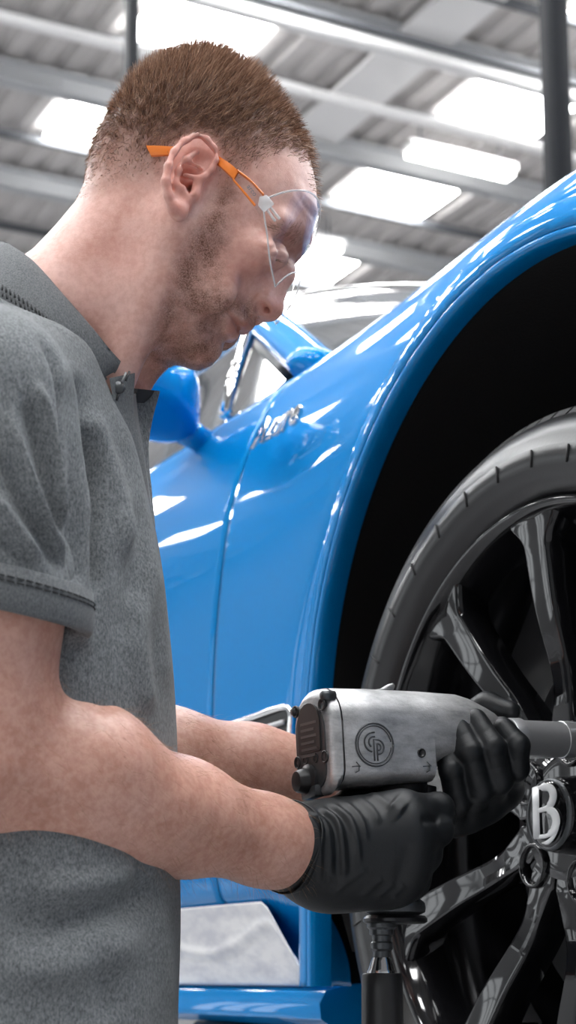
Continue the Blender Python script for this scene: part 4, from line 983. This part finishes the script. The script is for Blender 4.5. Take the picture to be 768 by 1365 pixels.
# ---- legs and shoes (below the frame)
lg = Field((-.50, 1.16, .0), (.06, 1.72, .95), .007)
for s in (1, -1):
    hip, kn, an = np.array([-.215, Y0 - s * .09, .88]), np.array([-.20, Y0 - s * .11, .48]), np.array([-.24, Y0 - s * .12, .09])
    lg.cone(hip, kn, .100, .072, .05); lg.cone(kn, an, .070, .058, .03)
lg.ell((-.215, Y0, .90), (.125, .17, .10), .06)
LGV, LGQ = lg.mesh(); obj('trousers', mesh_np('trousers', relax(LGV, LGQ, 2), LGQ), M['trouser'], person)
for s in (1, -1):
    sf = Field((-.36, 1.20, -.01), (.06, 1.66, .16), .005); yb_ = Y0 - s * .12
    sf.cone((-.25, yb_, .085), (-.24, yb_, .05), .046, .046, .02); sf.cone((-.25, yb_, .046), (-.06, yb_ - s * .02, .04), .044, .040, .03)
    sf.put(lambda X, Y, Z: (Z - .0) + 0 * X + 0 * Y, (-.4, 1.1, -.05), (.1, 1.7, .0), .004, 'sub')
    a, b = sf.mesh(); obj('shoe', mesh_np('shoe', a, b), M['shoe'], person)

# ---------------------------------------------------------------- safety glasses
gl_root = empty('safety_glasses', tuple(H(300, 240)), 0, label='clear safety glasses with orange temples worn by the man', cat='safety glasses')
G0 = H(300, 240)
def G(px, py, lat=0.0): return H(px, py, lat) - G0
mid = spline([G(427, 284), G(420, 305), G(411, 332), G(405, 355), G(399, 374)], 24)
sidec = spline([G(352, 266, .0755), G(352, 285, .0755), G(356, 312, .071), G(360, 348, .059), G(367, 382, .043)], 24)
NT = 61; rowsV = []
for i in range(24):
    v = i / 23; row = []
    for th_ in np.linspace(-1, 1, NT):
        a = abs(th_); c = math.cos(a * math.pi / 2); s = math.sin(a * math.pi / 2); m = mid[i]; e = sidec[i]
        k = c ** .85
        nose = .0
        vv = i
        p = np.array([e[0] + (m[0] - e[0]) * k, 0, e[2] + (m[2] - e[2]) * k]); latv = -(e[1]) * s ** .9 if False else e[1] * s ** .9
        p[1] = latv if th_ >= 0 else -latv
        row.append(p)
    rowsV.append(row)
# nose cut-out: lift the lower middle rows
for i in range(24):
    for j in range(NT):
        a = abs(np.linspace(-1, 1, NT)[j]); lift = max(0, 1 - (a / .20) ** 2) * max(0, (i - 9) / 14)
        base = rowsV[9][j] if i > 9 else rowsV[i][j]; rowsV[i][j] = rowsV[i][j] * (1 - lift) + (base + (rowsV[i][j] - base) * .15) * lift
mb = MB(); mb.rings([r for r in rowsV], False, False, closed=False); lm = mb.mesh()
lens = obj('lens', lm, M['lens'], gl_root, label='clear wraparound lens'); 
edge = [r for r in rowsV[0]] + [rowsV[i][-1] for i in range(1, 24)] + [rowsV[23][j] for j in range(NT - 2, -1, -1)] + [rowsV[i][0] for i in range(22, 0, -1)] + [rowsV[0][0]]
obj('lens_edge', MB().tube(edge, .0008, 6).mesh(), M['lensedge'], gl_root)
for s in (1, -1):
    def Q2(px, py, l):
        p = G(px, py, l); 
        if s < 0: p[1] = -p[1]
        return p
    def strip(U, Lw, m, name, par=gl_root, n=24, t=.0016):
        u = spline([Q2(*p) for p in U], n); l = spline([Q2(*p) for p in Lw], n); rr = []
        for w, o_ in ((0, t), (.5, t * 1.3), (1, t), (1, -t), (0, -t)):
            rr.append([u[i] * (1 - w) + l[i] * w + np.array([0, -o_ * s, 0]) for i in range(n)])
        rr.append(rr[0]); return obj(name, sharp(MB().rings(rr, False, False, closed=False).mesh(), 40), m, par)
    tm_ = strip([(195, 195, .0765), (225, 196, .0775), (245, 198, .066), (275, 202, .066), (287, 207, .069), (296, 212, .0755), (308, 220, .0785), (318, 229, .0785)], [(202, 208, .0765), (226, 207, .0775), (245, 207, .066), (273, 210, .066), (285, 216, .069), (293, 222, .0755), (303, 231, .0785), (312, 240, .0785)], M['orange'], 'temple')
    strip([(318, 229, .0785), (335, 242, .0785), (348, 255, .078), (360, 264, .0765)], [(312, 240, .0785), (327, 258, .0785), (338, 273, .078), (347, 288, .076)], M['lens'], 'temple_front', t=.0012)
    strip([(316, 226, .0795), (334, 240, .0795), (352, 259, .0785)], [(318, 230, .0795), (335, 243.5, .0795), (351, 261, .0785)], M['orange'], 'temple_rail')
    strip([(311, 238, .0795), (325, 254, .0795), (341, 273, .0785)], [(310, 240, .0795), (323.5, 256, .0795), (339, 275, .0785)], M['orange'], 'temple_rail', t=.0008)
    for (a, b, c, d) in ((353, 275, 367, 295), (358, 273, 373, 292)):
        obj('hinge_bar', MB().tube([Q2(a, b, .0775), Q2((a + c) / 2, (b + d) / 2, .0772), Q2(c, d, .0765)], .0011, 6).mesh(), M['lensedge'], gl_root)
    obj('hinge_block', bevel_mesh(MB().rings([[Q2(a, b, l) for a, b in ((346, 262), (356, 260), (366, 272), (352, 284), (344, 274))] for l in (.0755, .0795)]).mesh(), .0006, 1), M['lensedge'], gl_root)
tx_ = text_mesh('arco', .0058, .0002); c = G(336, 254, .0808)
d1 = G(344, 264, .0808) - G(329, 245, .0808); d1 /= np.linalg.norm(d1); d2 = np.array([0, -1.0, 0]); up2 = np.cross(d2, d1); up2 /= np.linalg.norm(up2)
if up2[2] < 0: up2 = -up2
Mt = Matrix([[d1[k], up2[k], d2[k], c[k]] for k in range(3)] + [[0, 0, 0, 1]]); xform(tx_, Mt); obj('temple_lettering', tx_, M['grey'], gl_root, label='small grey lettering reading arco')

# ---------------------------------------------------------------- impact wrench
LP = car2w(0.0, *carplane(752, 986, 0))
RP = LP - IN * .262 + np.array([0, 0, -.0145])
wa = (LP - RP); WL = np.linalg.norm(wa); wa /= WL                                  # axis, rear to front
ws = np.cross(wa, (0, 0, 1)); ws /= np.linalg.norm(ws)                             # towards the camera side
wu = np.cross(ws, wa)
wr = empty('impact_wrench', tuple(RP), 0, label='silver air impact wrench held against the wheel bolt', cat='impact wrench')
def Wp(a, s, u): return wa * a + ws * s + wu * u
def rrect(w, ht, hb, r, n=6, sq=None):
    """rounded section: half width w, top ht, bottom -hb"""
    out = []
    rt, rb = r
    for cx_, cz_, a0, rr_ in ((w - rt, ht - rt, 0, rt), (-w + rt, ht - rt, 90, rt), (-w + rb, -hb + rb, 180, rb), (w - rb, -hb + rb, 270, rb)):
        for k in range(n + 1):
            q = math.radians(a0 + 90 * k / n); out.append((cx_ + rr_ * math.cos(q), cz_ + rr_ * math.sin(q)))
    return out
def wloft(L, cap=True):
    return MB().rings([[Wp(a, s, u) for s, u in rrect(w, ht, hb, r)] for a, w, ht, hb, r in L], cap, cap).mesh()
body = obj('motor_housing', sharp(wloft([(.0125, .0335, .0415, .0415, (.030, .016)), (.0145, .0345, .0428, .0430, (.031, .017)), (.05, .035, .0428, .0425, (.031, .015)), (.080, .0345, .0420, .0405, (.031, .013)), (.102, .0340, .0415, .0395, (.031, .012)), (.1022, .0340, .0415, .022, (.031, .018)), (.140, .0330, .0395, .0225, (.030, .02)), (.155, .030, .036, .0235, (.028, .022)), (.170, .0265, .030, .0235, (.026, .0225)), (.180, .024, .025, .0230, (.0235, .0225)), (.184, .020, .021, .020, (.0195, .0195))]), 42), M['cast'], wr)
back = obj('back_plate', sharp(wloft([(.0, .0285, .034, .046, (.026, .018)), (.002, .031, .0385, .049, (.028, .018)), (.006, .0335, .0418, .0495, (.030, .017)), (.0112, .0342, .0424, .044, (.031, .016)), (.0121, .0335, .0415, .0415, (.030, .016))]), 42), M['cast'], wr)
obj('back_face', sharp(MB().rings([[Wp(a, s * .9, u * .9 - .002) for s, u in rrect(.0285, .034, .046, (.026, .018))] for a in (.001, -.0012)]).mesh(), 30), M['castdark'], wr)
pl = obj('rating_plate', sharp(MB().rings([[Wp(a, s, u + .006) for s, u in rrect(.0195, .024, .018, (.018, .002))] for a in (-.001, -.0024)]).mesh(), 30), M['plate'], wr)
for k in range(6):
    z = .012 - .0055 * k; obj('plate_print', MB().rings([[Wp(a, s, u) for s, u in ((-.014, z), (.014 - .004 * (k % 2), z), (.014 - .004 * (k % 2), z + .0022), (-.014, z + .0022))] for a in (-.002, -.0027)]).mesh(smooth=False), M['plateprint'], pl)
for s, u in ((.024, .026), (-.024, .026), (.0245, -.018), (-.0245, -.018), (.0085, -.0175), (-.010, -.0175)):
    r = .0042 if abs(s) > .02 else .003
    hole = MB(); hole.rings([[Wp(a, s + q * math.cos(t), u + q * math.sin(t)) for t in np.linspace(0, 2 * math.pi, 16, endpoint=False)] for a, q in ((-.0006, r + .0012), (-.0022, r + .001), (-.002, r), (.002, r * .9))], False, True); obj('screw', hole.mesh(), M['black'], back)
for s, u in ((.0265, .0335), (-.0285, .027)):
    scr = MB(); scr.rings([[Wp(a, s + q * math.cos(t), u + q * math.sin(t)) for t in np.linspace(0, 2 * math.pi, 12, endpoint=False)] for a, q in ((.010, .0042), (-.001, .0042), (-.0025, .0032))]); obj('screw', scr.mesh(), M['castdark'], back)
# reverse lever
lv = MB(); lv.rings([[Wp(a, -.004 + q * math.cos(t), -.036 + q * math.sin(t)) for t in np.linspace(0, 2 * math.pi, 20, endpoint=False)] for a, q in ((.003, .015), (-.004, .0145), (-.006, .011), (-.012, .010), (-.0145, .0085), (-.0152, .005))])
lever = obj('reverse_lever', sharp(lv.mesh(), 40), M['black'], wr)
obj('lever_tab', bevel_mesh(MB().rings([[Wp(a, s, u) for s, u in ((-.012, -.052), (.012, -.050), (.014, -.040), (-.014, -.042))] for a in (.004, -.006)]).mesh(), .002, 2), M['castdark'], lever)
# seam and cover screws on top
obj('seam', MB().tube([Wp(.0123, s, u) for s, u in rrect(.0342, .0424, .0425, (.0308, .0162))] + [Wp(.0123, *rrect(.0342, .0424, .0425, (.0308, .0162))[0])], .0006, 5).mesh(), M['black'], wr)
obj('hanger_tab', bevel_mesh(MB().rings([[Wp(a, s, .0425 + h2) for a, h2 in ((.062, 0), (.072, .0015), (.082, .0065), (.084, .004), (.082, 0))] for s in (-.006, .004)]).mesh(), .0006, 1), M['cast'], wr)
# raised maker's mark: ring with the letters C and P
def mark(pts, r, name): obj(name, MB().tube([Wp(a, .0353, u) for a, u in pts], r, 6).mesh(), M['castdark'], body)
ca, cu_ = .0415, -.0090
circ = lambda R, a0, a1, n=40: [(ca + R * math.cos(math.radians(q)), cu_ + R * math.sin(math.radians(q))) for q in np.linspace(a0, a1, n)]
mark(circ(.0182, 0, 360), .0008, 'mark_ring'); mark(circ(.0160, 8, 352), .0005, 'mark_ring')
off = lambda pts, da, du: [(a + da, u + du) for a, u in pts]
mark([(ca + .0005, cu_ + .0105)] + off(circ(.0082, 95, 255, 24), -.0015, .0022) + [(ca - .0030, cu_ - .006)], .0008, 'mark_letter')
mark([(ca + .0005, cu_ + .0068)] + off(circ(.0046, 95, 235, 16), -.0008, .0022), .0008, 'mark_letter')
mark([(ca - .0008, cu_ - .0138), (ca - .0008, cu_ - .004), (ca - .0008, cu_ + .0045)] + off(circ(.0062, 90, -90, 20), .0025, -.0020) + [(ca + .0022, cu_ - .0080)], .0008, 'mark_letter')
mark([(ca + .0022, cu_ - .0138), (ca + .0022, cu_ - .006), (ca + .0022, cu_ + .0008)] + off(circ(.0028, 90, -90, 12), .0030, -.0020), .0008, 'mark_letter')
for a0 in (.0225, .092):
    mark([(a0 - .004, -.0275), (a0, -.0272), (a0 + .004, -.0272)], .0005, 'mark_arrow'); mark([(a0 + .0002, -.0235), (a0 + .003, -.0265), (a0 + .0025, -.031), (a0 - .001, -.0325)], .0005, 'mark_arrow')
obj('side_hole', MB().rings([[Wp(.0875 + q * math.cos(t), s, -.016 + q * math.sin(t)) for t in np.linspace(0, 2 * math.pi, 16, endpoint=False)] for s, q in ((.0335, .0042), (.0353, .0040), (.0352, .0028), (.0345, .0026))], False, True).mesh(), M['black'], body)
# nose, anvil, socket
def round_part(L, name, m, n=36): return obj(name, sharp(MB().rings([[Wp(a, r * math.cos(t), r * math.sin(t)) for t in np.linspace(0, 2 * math.pi, n, endpoint=False)] for a, r in L]).mesh(), 35), m, wr)
round_part([(.18, .0205), (.195, .0205), (.197, .019), (.205, .0185)], 'nose_cap', M['cast'])
round_part([(.200, .0185), (.202, .0195), (.212, .0195), (.214, .0175), (.258, .0165), (.2585, .0172), (.266, .0172), (.268, .0165), (WL + .024, .0160)], 'socket', M['steel'])
# handle, trigger, inlet
hp = [Wp(.088, 0, -.036), Wp(.082, 0, -.075), Wp(.076, 0, -.115), Wp(.073, 0, -.142)]
hsec = []
for i, p in enumerate(spline(hp, 12)):
    t = i / 11; hsec.append([p + wa * (.023 - .003 * t) * math.cos(q) + ws * (.0185 - .002 * t) * math.sin(q) for q in np.linspace(0, 2 * math.pi, 24, endpoint=False)])
obj('handle', MB().rings(hsec).mesh(), M['black'], wr)
obj('trigger', bevel_mesh(MB().rings([[Wp(a, s, u) for a, u in ((.108, -.040), (.118, -.042), (.116, -.058), (.106, -.060))] for s in (-.008, .008)]).mesh(), .002, 2), M['blackmet'], wr)
fb = Wp(.073, 0, -.142)
def vert(L, name, m, par=wr, c=fb, n=28): return obj(name, sharp(MB().rings([[c + np.array([r * math.cos(t), r * math.sin(t), z]) for t in np.linspace(0, 2 * math.pi, n, endpoint=False)] for z, r in L]).mesh(), 35), m, par)
vert([(.004, .022), (.001, .0255), (-.004, .0262), (-.007, .0255), (-.009, .021), (-.013, .015)], 'handle_foot', M['castdark'])
vert([(-.010, .0255), (-.0125, .0275), (-.0150, .0275), (-.0165, .025)], 'exhaust_deflector', M['blackmet'])
inl = fb + np.array([-.012, -.004, 0])
vert([(-.012, .0125), (-.020, .0125), (-.022, .0105), (-.026, .0105), (-.027, .0082), (-.0315, .0082), (-.033, .0095), (-.038, .0095), (-.040, .0075), (-.047, .0075)], 'air_inlet', M['castdark'], c=inl)
hose = empty('air_hose', tuple(RP + inl + np.array([0, 0, -.045])), 0, label='black air hose with a steel coupler hanging below the wrench', cat='hose')
vert([(0, .0080), (-.003, .0092), (-.010, .0115), (-.012, .0125), (-.017, .0125)], 'coupler', M['chrome'], hose, np.zeros(3))
vert([(-.013, .0158), (-.015, .0172), (-.030, .0176), (-.09, .0180), (-.12, .0165), (-.121, .011)], 'hose_sleeve', M['black'], hose, np.zeros(3))
hb = np.array([0, 0, -.115]); fl = RP + inl + np.array([0, 0, -.045])
hz = float(fl[2]); pts = spline([(0, 0, -.11), (-.01, .0, -.25), (-.05, -.01, -.5), (-.09, -.04, -hz + .15), (-.16, -.07, -hz + .03), (-.35, -.15, -hz + .012), (-.8, -.2, -hz + .012), (-1.6, .1, -hz + .012)], 60)
obj('hose_pipe', MB().tube(list(pts), .0105, 12).mesh(), M['black'], hose)
